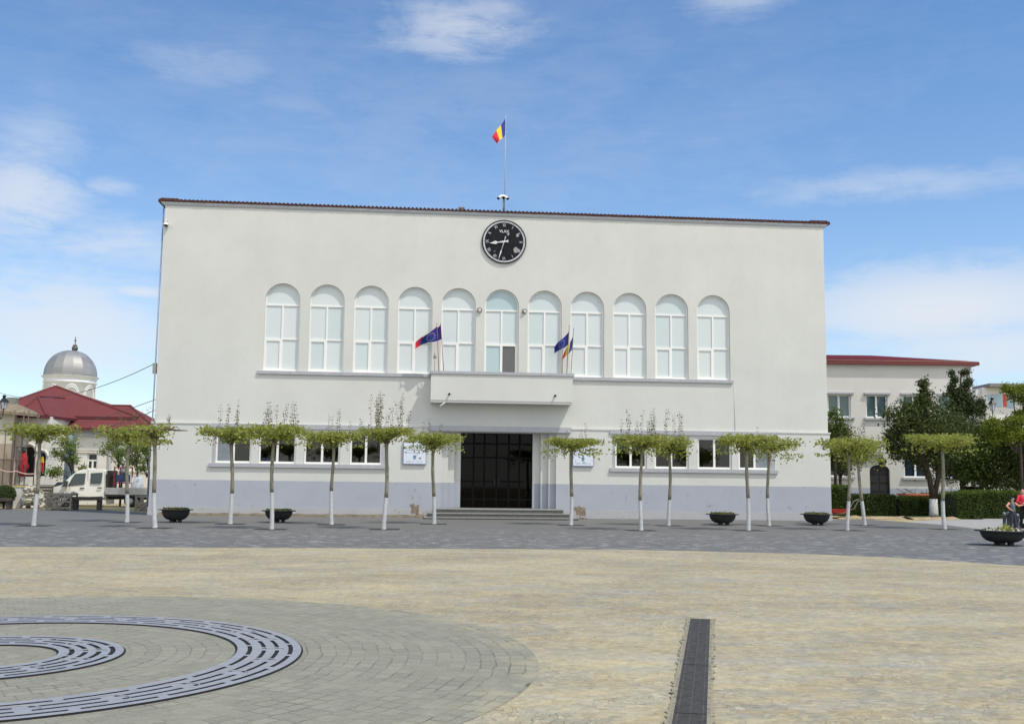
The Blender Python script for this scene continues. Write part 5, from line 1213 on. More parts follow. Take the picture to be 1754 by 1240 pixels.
for y in (-.7, .7):
    t = MB(); t.box(-.02, .05, y-.13, y+.13, .72, .86); t.build('tail_light', M('tail_red', lin(150, 30, 34), .3), car, local=True)
for x in (.85, 3.35):
    for y in (-.8, .8):
        m_ = MB(); m_.lathe([(.001, -.1), (.31, -.1), (.31, .1), (.001, .1)], 20, (x, y, .31), axis='y'); m_.build('wheel', RUB, car, local=True)

# ================================================================= crates, benches, hedge ball, posts
WOOD = M('grey_crate_wood', lin(134, 128, 116), .9, .2, 8, bump=.3); STONE = M('crate_stone', lin(150, 146, 138), .9, .2, 5, c2=lin(180, 176, 166), bump=.4)
def crate(u0, u1, vt, vb, Y, label, full):
    a, b = at(u0, vb, Y), at(u1, vt, Y); w_, h = b.x-a.x, b.z; r = thing('stone_crate', label, 'crate', (a.x+w_/2, Y+.5, 0), 'wooden crates of paving stones'); D_ = 1.0; t = MB(); hw = w_/2
    for sx_ in (-hw+.05, 0, hw-.05):
        for sy in (-.5, .5): t.bar((sx_, sy, 0), (sx_, sy, h), .09, .05)
    for z in (.12, h*.5, h-.05):
        for sy in (-.54, .54): t.bar((-hw, sy, z), (hw, sy, z), .03, .09)
        for sx_ in (-hw, hw): t.bar((sx_, -.5, z), (sx_, .5, z), .03, .09)
    for sy in (-.575,): t.bar((0, sy, .12), (hw*.9, sy, h-.1), .02, .09); t.bar((0, sy, .12), (-hw*.9, sy, h-.1), .02, .09)
    t.box(-hw, hw, -.5, .5, .06, .1); t.build('frame', WOOD, r, local=True); t = MB(); k_ = 70 if full else 26
    for k in range(k_): 
        zz = rnd.uniform(.2, h*(1.0 if full else .45)); s = rnd.uniform(.09, .17); c = (rnd.uniform(-hw+.14, hw-.14), rnd.uniform(-.42, .42), zz)
        t.ball(c, s, 6, jit=.5, rz=s*.7)
    t.build('stones', STONE, r, local=True)
crate(78, 124, 845, 872, 6.6, 'grey wooden crate heaped with stones in front of the truck cab', True)
crate(231, 259, 849, 873.5, 6.2, 'half empty wooden crate under the truck flatbed beside the town hall corner', False)
BW = M('bench_dark', lin(66, 60, 54), .8, .2, 6)
def bench(u0, u1, vt, vb, Y, label):
    a, b = at(u0, vb, Y), at(u1, vt, Y); a.z = 0; L_ = b.x-a.x; hs = b.z; r = thing('bench', label, 'bench', (a.x+L_/2, Y, 0), 'dark wooden benches beside the truck')
    t = MB()
    for k in range(4): t.box(-L_/2, L_/2, -.05+k*.13, .06+k*.13, hs-.12, hs-.04)
    t.build('seat', BW, r, local=True)
    for x in (-L_/2+.15, L_/2-.2):
        t = MB(); t.box(x-.09, x+.09, .0, .42, 0, hs-.12); t.build('leg', BW, r, local=True)
    t = MB(); t.box(-L_/2, L_/2, -.09, -.052, hs-.16, hs+.02); t.build('front_rail', BW, r, local=True)
bench(123, 176, 851.5, 873, 6.9, 'long dark bench in front of the truck doors')
bench(-34, 21, 853, 873.5, 6.9, 'dark bench under the clipped bush at the left edge')
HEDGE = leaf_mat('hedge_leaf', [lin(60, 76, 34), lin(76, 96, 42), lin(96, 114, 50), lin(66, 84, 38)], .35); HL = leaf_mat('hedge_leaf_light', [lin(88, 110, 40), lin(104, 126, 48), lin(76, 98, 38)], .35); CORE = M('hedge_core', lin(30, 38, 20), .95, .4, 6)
c = at(8, 847, 8.6); r = thing('clipped_bush', 'round clipped green bush at the left edge behind a bench', 'bush', (c.x, 8.6, 0)); t = MB(); rx_ = fx(27, 847, 8.6)-c.x; rzz = .52
t.ball((0, 0, c.z), rx_*.88, 16, rz=rzz*.85, ry=.6); t.tube([(0, 0, 0), (0, 0, c.z)], .06, 6); t.build('stem', CORE, r, local=True); t = MB()
for k in range(2600):
    d = Vector((rnd.gauss(0, 1), rnd.gauss(0, 1), rnd.gauss(0, 1))).normalized(); q = rnd.uniform(.86, 1.03); t.leaf((d.x*rx_*q, d.y*.7*q, c.z+d.z*rzz*q), .07)
t.build('foliage', HEDGE, r, local=True, fixn=False)
c = at(116, 800, 15); r = thing('utility_pole', 'thick grey blue metal pole between the house and the truck', 'pole', (c.x, 15, 0)); t = MB(); t.tube([(0, 0, 0), (.05, 0, fz(120, 746, 15))], [.24, .20], 12); t.build('pole', M('blue_grey_pole', lin(132, 146, 160), .5, .1, 5, metal=.2), r, local=True)
t = MB(); t.tube([(.27, .1, 0), (.3, .1, fz(120, 748, 15))], .10, 8); t.build('cable_duct', M('green_duct', lin(70, 92, 84), .6), r, local=True)
# lanterns
LB_ = M('lantern_black', (.012, .013, .016, 1), .5, .3, 6); LGW = M('lantern_glass', lin(206, 210, 214), .2)
def lantern(u, vtop, vbot, Y, pole_u, label, side_):
    s = fz(u, vtop, Y)-fz(u, vbot, Y); c = at(u, vbot, Y); px_ = fx(pole_u, vbot, Y); r = thing('street_lamp', label, 'street lamp', (px_, Y, 0), 'lantern street lamps'); dx = c.x-px_; z = c.z
    t = MB(); t.tube([(0, 0, 0), (0, 0, .9), (0, 0, z+.6*s)], [.09, .06, .045], 10); t.lathe([(.14, 0), (.14, .5), (.09, .6), (.09, .62)], 12); t.ball((0, 0, z+.62*s), .08, 8); t.build('post', LB_, r, local=True)
    t = MB(); t.tube([(0, 0, z-.75*s), (dx*.35, 0, z-.78*s), (dx*.8, 0, z-.68*s), (dx*1.0, 0, z-.4*s), (dx, 0, z)], .028, 8); t.tube([(0, 0, z-.35*s), (dx*.5, 0, z-.55*s), (dx*.8, 0, z-.68*s)], .018, 6); t.build('bracket', LB_, r, local=True)
    t = MB(); t.lathe([(s*.14, 0), (s*.25, s*.46)], 6, (dx, 0, z), smooth=False); t.build('lamp_glass', LGW, r, local=True)
    t = MB(); t.lathe([(s*.16, -.02*s), (s*.15, .0)], 6, (dx, 0, z), smooth=False); t.lathe([(s*.36, s*.46), (s*.28, s*.56), (s*.14, s*.74), (s*.10, s*.76), (s*.12, s*.84), (s*.16, s*.9), (.001, s*.98)], 6, (dx, 0, z), smooth=False)
    for k in range(6):
        a = k*math.pi/3; t.bar((dx+s*.14*math.cos(a), s*.14*math.sin(a), z), (dx+s*.25*math.cos(a), s*.25*math.sin(a), z+s*.46), .02)
    t.build('lamp_cap', LB_, r, local=True)
lantern(6.5, 675.5, 700, 8, -6, 'black lantern street lamp cut by the left edge in front of the pale house', 1)
lantern(1700.5, 680, 703, 19, 1687, 'black lantern street lamp rising between the trees on the right', -1)
# ================================================================= trees
DKL = leaf_mat('dark_tree_leaf', [lin(66, 78, 40), lin(84, 98, 50), lin(104, 116, 62), lin(58, 68, 36)], .3)
CNL = leaf_mat('conifer_leaf', [lin(58, 70, 42), lin(74, 88, 50), lin(92, 104, 60)], .25)
MDL = leaf_mat('mid_tree_leaf', [lin(74, 90, 38), lin(94, 112, 48), lin(114, 130, 58)], .35)
LTL = leaf_mat('light_tree_leaf', [lin(122, 136, 46), lin(146, 158, 60), lin(104, 120, 42)], .4)
SPL = leaf_mat('sapling_leaf', [lin(112, 130, 66), lin(132, 150, 82), lin(152, 166, 104)], .4)
DTR = M('dark_trunk', lin(70, 60, 50), .95, .25, 6, bump=.5)
def tree(label, base, Y, blobs, n, size, mat_, name='tree', group=None, tr=.16, white=None, fork=False, depth=1.0, clump=.42, fill=.5):
    g0 = Vector((fx(base[0], base[1], Y), Y, 0)); r = thing(name, label, 'tree', g0, group)
    cl = []; vol = [b[2]*b[3] for b in blobs]; tot = sum(vol)
    cr_ = MB(); lim = MB()
    bc = []
    for (cu, cv, ru, rv), vv in zip(blobs, vol):
        c = at(cu, cv, Y); rx = fx(cu+ru, cv, Y)-c.x; rz_ = c.z-fz(cu, cv+rv, Y); bc.append((c, rx, rz_))
        m_ = max(2 if vv < 160 else 5, int(vv/tot*n/110))
        for k in range(m_):
            d = Vector((rnd.gauss(0, 1), rnd.gauss(0, 1), rnd.gauss(0, 1))).normalized(); q = rnd.random()**fill
            cl.append((c+Vector((d.x*rx*q, d.y*rx*depth*q, d.z*rz_*q)), max(.13 if vv < 160 else .16, min(rx, rz_)*clump)))
    per = max(1, n//len(cl))
    for c, s in cl:
        for k in range(per):
            w_ = s*(1.45 if rnd.random() < .12 else .92); cr_.leaf(c+Vector((rnd.gauss(0, w_), rnd.gauss(0, w_), rnd.gauss(0, w_*.75))), size)
    top = max(b[0].z for b in bc); mid = sum((b[0] for b in bc), Vector())/len(bc)
    trunk = MB(); zf = white if white else min(b[0].z-b[2] for b in bc)*.8; zf = max(.5, zf)
    if fork:
        trunk.tube([g0+Vector((0, 0, zf-.02)), g0+Vector((-.25, 0, zf+1.6)), Vector((mid.x-1.2, Y, mid.z))], [tr*.8, tr*.6, tr*.3], 10)
        trunk.tube([g0+Vector((.03, 0, zf-.02)), g0+Vector((.5, .1, zf+1.7)), Vector((mid.x+1.0, Y, mid.z))], [tr*.75, tr*.55, tr*.3], 10)
    else:
        trunk.tube([g0+Vector((0, 0, zf-.02 if white else 0)), g0+Vector((.05, 0, zf+.6)), Vector((mid.x*.3+g0.x*.7, Y, mid.z*.8)), Vector((mid.x, Y, top))], [tr, tr*.9, tr*.6, tr*.15], 10)
    trunk.build('trunk', DTR, r)
    for c, s in rnd.sample(cl, min(len(cl), 16)):
        st = Vector((g0.x*.6+mid.x*.4, Y, max(zf+.3, min(c.z-.5, mid.z)*.85))); lim.tube([st, st.lerp(c, .5)+Vector((0, 0, .15)), c], [tr*.4, tr*.25, .015], 6)
    lim.build('limbs', DTR, r)
    if white:
        t = MB(); t.tube([g0, g0+Vector((0, 0, .2)), g0+Vector((0, 0, white))], [tr*1.3, tr*1.1, tr*1.0], 12); t.build('whitewashed_base', LIME, r)
    cr_.build('crown', mat_, r, fixn=False); return r
GR = 'trees in front of the side building'
tree('big dark tree with forked trunk and whitewashed base before the side building', (1600, 882), 9.2,
     [(1580, 654, 2, 4), (1581, 662, 3, 6), (1579, 670, 5, 7), (1582, 678, 7, 8), (1580, 688, 10, 9), (1575, 730, 42, 46), (1545, 715, 26, 26), (1580, 688, 15, 26), (1600, 765, 50, 34), (1540, 770, 24, 22), (1622, 745, 36, 46), (1580, 664, 7, 16), (1530, 748, 22, 13), (1516, 788, 8, 8), (1560, 700, 12, 14)], 26000, .145, DKL, group=GR, tr=.24, white=1.05, fork=True, clump=.30, depth=.9)
tree('tall dark conifer rising to two points behind the forked tree', (1650, 870), 13.5,
     [(1632, 640, 2.5, 7), (1633, 650, 5, 11), (1634, 660, 7, 12), (1635, 670, 10, 13), (1636, 680, 13, 14), (1653, 643, 3, 8), (1653, 652, 6, 10), (1652, 660, 8, 24), (1632, 692, 16, 24), (1655, 690, 19, 30), (1650, 740, 40, 34), (1672, 702, 15, 22), (1665, 770, 40, 40), (1684, 692, 9, 14), (1644, 682, 14, 20), (1640, 800, 40, 30)], 26000, .135, CNL, 'conifer', group=GR, tr=.2, clump=.28, depth=.8)
tree('dense dark bushy tree to the right of the conifer, above the long hedge', (1682, 872), 12.0,
     [(1690, 775, 36, 46), (1665, 795, 30, 38), (1712, 770, 30, 50), (1700, 742, 26, 24), (1735, 795, 30, 44), (1700, 815, 40, 24)], 20000, .14, MDL, group=GR, tr=.16, clump=.34)
tree('light green leaning tree at the right edge overhanging the dark bushes', (1752, 880), 8.0,
     [(1746, 670, 18, 15), (1724, 668, 16, 8), (1742, 716, 26, 12), (1706, 722, 18, 7), (1764, 692, 16, 36), (1720, 742, 32, 16), (1750, 745, 20, 14)], 12000, .12, LTL, group=GR, tr=.10, clump=.34)
tree('dark bushy tree at the right edge behind the woman', (1745, 876), 10.5,
     [(1745, 770, 26, 48), (1765, 780, 26, 54), (1748, 815, 36, 26)], 14000, .14, DKL, group=GR, tr=.16, clump=.36)
tree('slim green tree squeezed beside the right corner of the town hall', (1432, 878), 10.5,
     [(1430, 728, 14, 26), (1440, 748, 18, 22), (1424, 758, 12, 24)], 5000, .12, MDL, group=GR, tr=.1, clump=.36)
tree('dark green shrub tree below the slim tree at the town hall corner', (1440, 878), 11.5,
     [(1436, 790, 26, 24), (1425, 775, 14, 20), (1468, 780, 16, 18)], 5600, .12, DKL, group=GR, tr=.1, clump=.36)
GL = 'young trees between the truck and the white house'
tree('young green tree close behind the grey blue metal pole', (126, 862), 14.0, [(128, 775, 14, 26), (100, 785, 12, 24), (112, 760, 14, 14), (136, 800, 10, 14), (98, 812, 16, 10)], 2100, .13, SPL, 'young_tree', GL, .07, clump=.4)
tree('young green tree above the red rack on the truck', (206, 862), 15.5, [(206, 778, 16, 20), (196, 765, 12, 16), (184, 775, 9, 16)], 1500, .12, SPL, 'young_tree', GL, .07, clump=.42)
tree('young green tree above the white tank on the truck', (232, 862), 15.0, [(236, 776, 15, 22), (228, 790, 10, 12)], 1300, .12, SPL, 'young_tree', GL, .07, clump=.42)
tree('young green tree nearest to the left corner of the town hall', (253, 862), 12.0, [(254, 790, 9, 26), (250, 765, 10, 16), (244, 800, 8, 12)], 1300, .12, SPL, 'young_tree', GL, .06, clump=.42)

# ================================================================= hedges
def hedge(u0, u1, vt, vb, Y, dep, label, mat_, n, top_mat=None):
    a, b = at(u0, vb, Y), at(u1, vt, Y); a.z = 0; w_, h = b.x-a.x, b.z; r = thing('clipped_hedge', label, 'hedge', (a.x+w_/2, Y+dep/2, 0), 'clipped hedges before the side building')
    t = MB(); hw = w_/2; t.box(-hw+.1, hw-.1, -dep/2+.1, dep/2-.1, 0, h-.09); t.build('stems', CORE, r, local=True); t = MB()
    for k in range(n):
        f_ = rnd.random(); q = rnd.uniform(-.05, .09)
        if f_ < .55: p_ = (rnd.uniform(-hw, hw), -dep/2+q, rnd.uniform(0, h))
        elif f_ < .85: p_ = (rnd.uniform(-hw, hw), rnd.uniform(-dep/2, dep/2), h-q*.8+.04*math.sin(rnd.random()*9))
        else: p_ = (rnd.choice((-1, 1))*(hw-q), rnd.uniform(-dep/2, dep/2), rnd.uniform(0, h))
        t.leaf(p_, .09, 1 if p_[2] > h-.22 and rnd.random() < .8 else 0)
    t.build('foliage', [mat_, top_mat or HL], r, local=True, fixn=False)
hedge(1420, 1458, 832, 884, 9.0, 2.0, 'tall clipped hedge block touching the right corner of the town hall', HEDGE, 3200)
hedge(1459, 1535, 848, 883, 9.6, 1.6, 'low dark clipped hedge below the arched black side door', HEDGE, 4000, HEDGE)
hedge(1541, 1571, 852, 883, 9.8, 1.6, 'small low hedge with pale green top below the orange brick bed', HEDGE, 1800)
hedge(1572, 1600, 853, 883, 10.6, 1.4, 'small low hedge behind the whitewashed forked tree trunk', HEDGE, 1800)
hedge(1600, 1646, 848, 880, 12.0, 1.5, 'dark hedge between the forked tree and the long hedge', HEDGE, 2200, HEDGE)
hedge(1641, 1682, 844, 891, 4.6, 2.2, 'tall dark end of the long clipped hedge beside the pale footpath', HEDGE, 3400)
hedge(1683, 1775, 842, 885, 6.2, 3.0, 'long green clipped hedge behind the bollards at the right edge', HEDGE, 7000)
# raised bed
a, b = at(1553, 853, 12.5), at(1612, 845.5, 12.5); r = thing('raised_bed', 'orange brick raised bed with dry twigs behind the low hedges', 'flower bed', ((a.x+b.x)/2, 12.5, 0)); hw = (b.x-a.x)/2
OB = M('orange_brick', lin(176, 96, 62), .85, .25, 3, bump=.3); t = MB(); t.box(-hw, hw, 0, 1.2, 0, b.z-.12); t.build('wall', OB, r, local=True)
t = MB(); t.box(-hw-.05, hw+.05, -.05, 1.25, b.z-.118, b.z); t.build('coping', M('brick_coping', lin(196, 124, 88), .85, .2, 3), r, local=True)
t = MB()
for k in range(14): x = rnd.uniform(-hw, hw); t.tube([(x, .5, b.z), (x+rnd.gauss(0, .4), .4, b.z+rnd.uniform(.05, .35))], .015, 4)
t.build('dry_twigs', DTR, r, local=True)
# earth bank along the paving
t = MB(); n = 60
for i in range(n+1):
    u = 1436+(1642-1436)*i/n; q = gr(u, 888.5 if u < 1560 else 889.5); hgt = .10+.12*noise.noise(Vector((u*.06, 0, 0)))+.05*noise.noise(Vector((u*.3, 2, 0)))
    for k, (dy, hz_) in enumerate(((0, -.02), (.35, .5), (.9, 1), (1.7, .6), (2.6, -.02))): t.v.append((q.x, q.y-.3+dy, max(-.02, hgt*hz_+.03*noise.noise(Vector((u*.5, dy*3, 1))))))
for i in range(n):
    for k in range(4): t.f.append([i*5+k, (i+1)*5+k, (i+1)*5+k+1, i*5+k+1]); t.m.append(0); t.sm.append(True)
eb_ = structure('earth_bank', t, M('brown_earth', lin(150, 126, 96), .95, .2, 2.5, c2=lin(186, 168, 132), bump=.5))
# strip of bare earth at the foot of the town hall
t = MB(); n = 90
for i in range(n+1):
    x = -12.3+13.3*i/n; w_ = .42+.3*noise.noise(Vector((x*.7, 0, 0)))
    for dy, hz_ in ((0, .12), (w_*.5, .09), (w_, -.008)): t.v.append((x, -.088-dy, max(-.02, hz_+.05*noise.noise(Vector((x*2, dy*4, 0))) if hz_ > 0 else hz_)))
for i in range(n):
    for k in range(2): t.f.append([i*3+k, i*3+k+1, (i+1)*3+k+1, (i+1)*3+k]); t.m.append(0); t.sm.append(True)
structure('earth_strip', t, M('sandy_earth', lin(86, 80, 68), .95, .2, 2.5, c2=lin(122, 113, 94), bump=.5))
# wheelbarrow
c = gr(1437, 888); r = thing('wheelbarrow', 'red wheelbarrow with bent handles beside the planter at the town hall corner', 'wheelbarrow', c); RW = M('barrow_red', lin(172, 46, 44), .5, .15, 6)
t = MB(); t.hexa([(-.35, -.25, .3), (.35, -.25, .3), (-.35, .25, .3), (.35, .25, .3), (-.6, -.34, .52), (.62, -.34, .5), (-.6, .34, .52), (.62, .34, .5)]); t.build('tray', RW, r, local=True)
t = MB()
for s in (-.26, .26): t.tube([(-.62, s*.3, .2), (.1, s, .27), (.75, s*1.1, .55), (1.0, s*1.1, .95), (1.3, s*1.1, 1.05)], .025, 6)
t.build('handles', M('barrow_steel', lin(120, 116, 110), .5, .1, 6, metal=.4), r, local=True)
t = MB(); t.lathe([(.05, -.05), (.2, -.05), (.2, .05), (.05, .05)], 18, (-.62, 0, .2), axis='y'); t.build('wheel', RUB, r, local=True)
for s in (-.2, .2):
    t = MB(); t.tube([(.35, s, .3), (.42, s, 0)], .02, 6); t.build('leg', RW, r, local=True)
# bronze-looking dark bust far behind, white marker posts
c = at(1666, 846, 15); r = thing('garden_urn', 'dark urn on the lawn just above the long hedge', 'urn', (c.x, 15, 0)); t = MB(); z = fz(1666, 833, 15)
t.lathe([(.001, 0), (.35, 0), (.35, .9), (.25, 1.0), (.2, 1.1), (.45, z-.5), (.52, z-.15), (.48, z), (.001, z)], 16); t.build('body', BLK, r, local=True)
c = at(1649, 850, 14.5); r = thing('white_post', 'thin white post standing in the hedge before the side building', 'post', (c.x, 14.5, 0)); t = MB(); t.tube([(0, 0, 0), (0, 0, fz(1649, 804, 14.5))], .09, 8); t.ball((0, 0, fz(1649, 803, 14.5)), .1, 8); t.build('post', M('post_white', lin(196, 200, 204), .6), r, local=True)
# bollards
BM = M('bollard_grey', lin(62, 66, 70), .55, .15, 8, metal=.2)
for k, (u, vt, vb, lb) in enumerate(((1721.5, 877, 904, 'dark bollard nearest the large flower planter, leftmost of the group'), (1728.5, 876, 906, 'dark bollard second from the left, just left of the child'), (1739, 875, 905, 'dark bollard hidden behind the child'), (1744, 879.5, 906, 'dark bollard to the right of the child in front of the pushchair'))):
    g0 = gr(u, vb); h = at(u, vt, g0.y).z; r = thing('bollard', lb, 'bollard', g0, 'dark bollards beside the footpath'); t = MB()
    t.lathe([(.001, 0), (.10, 0), (.10, .05), (.072, .07), (.072, h-.16), (.085, h-.15), (.085, h-.12), (.05, h-.11), (.055, h-.1)], 14); t.build('post', BM, r, local=True)
    t = MB(); t.ball((0, 0, h-.07), .08, 12); t.build('cap', M('bollard_cap', lin(120, 124, 128), .4, .15, 8, metal=.5), r, local=True)

# ================================================================= people
def remeshed(name, mb, mat_, parent, voxel):
    o = mb.build(name, mat_, parent, local=True); md = o.modifiers.new('r', 'REMESH'); md.mode = 'VOXEL'; md.voxel_size = voxel; md.use_smooth_shade = True
    sm = o.modifiers.new('s', 'SMOOTH'); sm.iterations = 3; sm.factor = .5
    bpy.context.view_layer.update(); me = bpy.data.meshes.new_from_object(o.evaluated_get(bpy.context.evaluated_depsgraph_get())); o.modifiers.clear(); o.data = me
    if not me.materials: me.materials.append(mat_)
    return o
def cap(mb, pts, rs, n=10):
    P = [Vector(p_) for p_ in pts]; mb.tube(P, rs, n)
    mb.ball(P[0], rs[0], n); mb.ball(P[-1], rs[-1], n)
    for p_, q in zip(P[1:-1], rs[1:-1]): mb.ball(p_, q, n)
SKIN = M('skin', lin(198, 152, 128), .6, .05, 4); EYE = M('eye_dark', (.02, .015, .012, 1), .3); LIP = M('lip', lin(160, 90, 84), .6)
def person(loc_, H, label, arms, feet, mats, face, hair, cap_=False, lean=0):
    """local axes: x right in the picture, -y towards the square; arms: (elbow, wrist, finger direction) for the left and right side of the picture"""
    shirt, trouser, shoe, hairm = mats; r = thing('person', label, 'person', loc_); s = H/1.7; fd = Vector(face).normalized(); sd = Vector((-fd.y, fd.x, 0))
    hip, chest, neck, head = Vector((0, 0, .92*s)), Vector((0, 0, 1.25*s)), Vector((0, 0, 1.43*s)), Vector((0, 0, 1.585*s))+fd*.02*s
    b = MB(); cap(b, [hip, chest*.5+hip*.5, chest, neck-Vector((0, 0, .03*s))], [.13*s, .125*s, .135*s, .07*s], 14); cap(b, [neck-Vector((0, 0, .03*s)), head], [.055*s, .055*s])
    b.ball(head, .077*s, 16, rz=.112*s, ry=.088*s); b.ball(head+fd*.05*s-Vector((0, 0, .06*s)), .045*s, 12); b.ball(head+fd*.092*s-Vector((0, 0, .015*s)), .014*s, 8, rz=.022*s)
    for q in (-1, 1): b.ball(head+sd*q*.077*s-Vector((0, 0, .01*s)), .014*s, 8, rz=.028*s)
    sl = MB(); cap(sl, [hip+Vector((0, 0, -.02)), hip*.5+chest*.5, chest, neck-Vector((0, 0, .07*s))], [.148*s, .142*s, .152*s, .085*s], 14)
    for q, (el, wr, fdir) in zip((-1, 1), arms):
        sh = Vector((q*.17*s, 0, 1.38*s)); el, wr, fdir = Vector(el), Vector(wr), Vector(fdir).normalized()
        cap(b, [Vector((q*.08*s, 0, 1.38*s)), sh, el, wr], [.06*s, .052*s, .04*s, .028*s]); cap(sl, [Vector((q*.08*s, 0, 1.37*s)), sh, el, el.lerp(wr, .75)], [.08*s, .066*s, .052*s, .042*s])
        pal = wr+fdir*.06*s; side_ = fdir.cross(Vector((0, 0, 1))); side_ = side_.normalized() if side_.length > .1 else Vector((1, 0, 0)); dn = side_.cross(fdir)
        cap(b, [wr, pal], [.027*s, .034*s], 8)
        for k, ln in enumerate((.062, .074, .078, .07)):
            o_ = pal+side_*(k-1.5)*.018*s+fdir*.02*s; cap(b, [o_, o_+fdir*ln*.55*s-Vector((0, 0, .01*s)), o_+fdir*ln*.85*s-Vector((0, 0, .04*s))], [.0095*s, .009*s, .008*s], 6)
        o_ = wr+fdir*.025*s+side_*-.03*s*q; cap(b, [o_, o_+side_*-.03*s*q+fdir*.03*s, o_+side_*-.03*s*q+fdir*.055*s-Vector((0, 0, .02*s))], [.011*s, .010*s, .009*s], 6)
    tm = MB(); cap(tm, [hip+Vector((-.03*s, 0, 0)), hip+Vector((.03*s, 0, 0))], [.152*s, .152*s], 14); sm_ = MB()
    for q, (kn, ft) in zip((-1, 1), feet):
        kn, ft = Vector(kn), Vector(ft); h_ = Vector((q*.085*s, 0, .9*s)); ak = ft+Vector((0, 0, .08*s))
        cap(b, [h_, kn, ak, ft+fd*.12*s+Vector((0, 0, .03*s))], [.085*s, .055*s, .038*s, .03*s]); cap(tm, [h_, kn, ak+Vector((0, 0, .01))], [.105*s, .075*s, .062*s])
        cap(sm_, [ft-fd*.05*s+Vector((0, 0, .045*s)), ft+fd*.15*s+Vector((0, 0, .035*s))], [.046*s, .036*s])
    remeshed('body', b, SKIN, r, .009); remeshed('shirt', sl, shirt, r, .014); remeshed('trousers', tm, trouser, r, .014); remeshed('shoes', sm_, shoe, r, .012)
    h = MB(); h.ball(head+Vector((0, 0, .025*s))-fd*.022*s, .088*s, 14, rz=.105*s, ry=.09*s)
    if hair: h.ball(head-fd*.06*s-Vector((0, 0, .05*s)), .07*s, 10, rz=.11*s)
    if not cap_: h.build('hair', hairm, r, local=True)
    else:
        c_ = MB(); c_.ball(head+Vector((0, 0, .045*s))-fd*.01*s, .096*s, 14, rz=.085*s); cp_ = c_.build('cap', hairm, r, local=True)
        c_ = MB(); c_.ball(head+fd*.1*s+Vector((0, 0, .04*s)), .075*s, 12, rz=.014*s); c_.build('brim', M('cap_brim', lin(206, 214, 214), .7), cp_, local=True)
    e = MB()
    for q in (-1, 1): e.ball(head+fd*.078*s+sd*q*.032*s+Vector((0, 0, .012*s)), .011*s, 8)
    e.build('eyes', EYE, r, local=True); e = MB(); e.ball(head+fd*.087*s-Vector((0, 0, .058*s)), .022*s, 8, rz=.007*s); e.build('mouth', LIP, r, local=True)
    return r
t = NT('striped_sleeve'); v = t.coord(); sx = t.node('ShaderNodeSeparateXYZ'); t.link(v, sx.inputs[0]); ax_ = t.math('ABSOLUTE', sx.outputs[0])
st_ = t.math('GREATER_THAN', t.math('FRACT', t.math('MULTIPLY', t.math('ADD', ax_, sx.outputs[2]), 16)), .62)
t.set(t.mix(t.math('GREATER_THAN', ax_, .125), lin(84, 100, 108), t.mix(st_, lin(214, 110, 84), lin(226, 190, 170))), .85)
JEAN = M('dark_jeans', lin(44, 48, 60), .9, .15, 9); WSH = M('white_shoe', lin(200, 200, 198), .6); REDS = M('red_blouse', lin(206, 44, 70), .8, .1, 6); DTRO = M('black_trousers', lin(40, 38, 42), .9); BRH = M('brown_hair', lin(74, 52, 40), .7, .2, 20); DCAP = M('dark_cap', lin(36, 44, 60), .8)
gc = gr(1736, 906.5); s = 1.36/1.7
person(gc, 1.36, 'child in striped orange sleeves, grey vest and dark cap standing among the bollards', [((-.27, -.04, .98), (-.16, -.13, .84), (.6, -.6, -.3)), ((.27, -.05, 1.0), (.43, -.12, 1.05), (1, 0, .05))],
       [((-.07, -.03, .38), (-.09, 0, 0)), ((.08, -.03, .38), (.1, -.02, 0))], (t.m, JEAN, WSH, DCAP), (.1, -1, -.05), False, True)
gw = gr(1754, 904)
person(gw, 1.72, 'woman in bright red blouse holding a pushchair at the right edge', [((-.29, -.06, 1.16), (-.13, -.32, 1.08), (.3, -.8, -.1)), ((.28, -.06, 1.16), (.16, -.32, 1.08), (-.2, -.8, -.1))],
       [((-.09, -.03, .5), (-.1, .05, 0)), ((.1, -.1, .5), (.11, -.12, 0))], (REDS, DTRO, M('black_shoe', lin(30, 30, 30), .6), BRH), (-.25, -1, -.1), True)
r = thing('pushchair', 'dark pushchair with a red seat pushed by the woman at the right edge', 'pushchair', gw+Vector((.02, -.55, 0))); t = MB()
for s in (-.2, .22): t.tube([(s, .28, 1.05), (s, .1, .75), (s, -.25, .12)], .015, 6); t.tube([(s, -.3, .5), (s, .22, .12)], .015, 6)
t.tube([(-.2, .28, 1.05), (.22, .28, 1.05)], .018, 8); t.build('frame', BLK, r, local=True)
t = MB(); t.hexa([(-.18, -.32, .42), (.2, -.32, .42), (-.18, .06, .45), (.2, .06, .45), (-.18, -.3, .5), (.2, -.3, .5), (-.18, .0, .52), (.2, .0, .52)]); t.hexa([(-.18, .0, .45), (.2, .0, .45), (-.18, .07, .45), (.2, .07, .45), (-.18, .1, .95), (.2, .1, .95), (-.18, .16, .95), (.2, .16, .95)]); t.build('seat', M('red_seat', lin(150, 30, 44), .8), r, local=True)
t = MB(); t.lathe([(.001, -.2), (.3, -.2), (.3, .22), (.001, .22)], 14, (0, .02, .75), axis='x', a0=0, a1=math.pi*.6); t.build('hood', BLK, r, local=True)
for sx_ in (-.23, .25):
    for y in (-.27, .24):
        t = MB(); t.lathe([(.03, -.02), (.11, -.02), (.11, .02), (.03, .02)], 14, (sx_, y, .11), axis='x'); t.build('wheel', RUB, r, local=True)

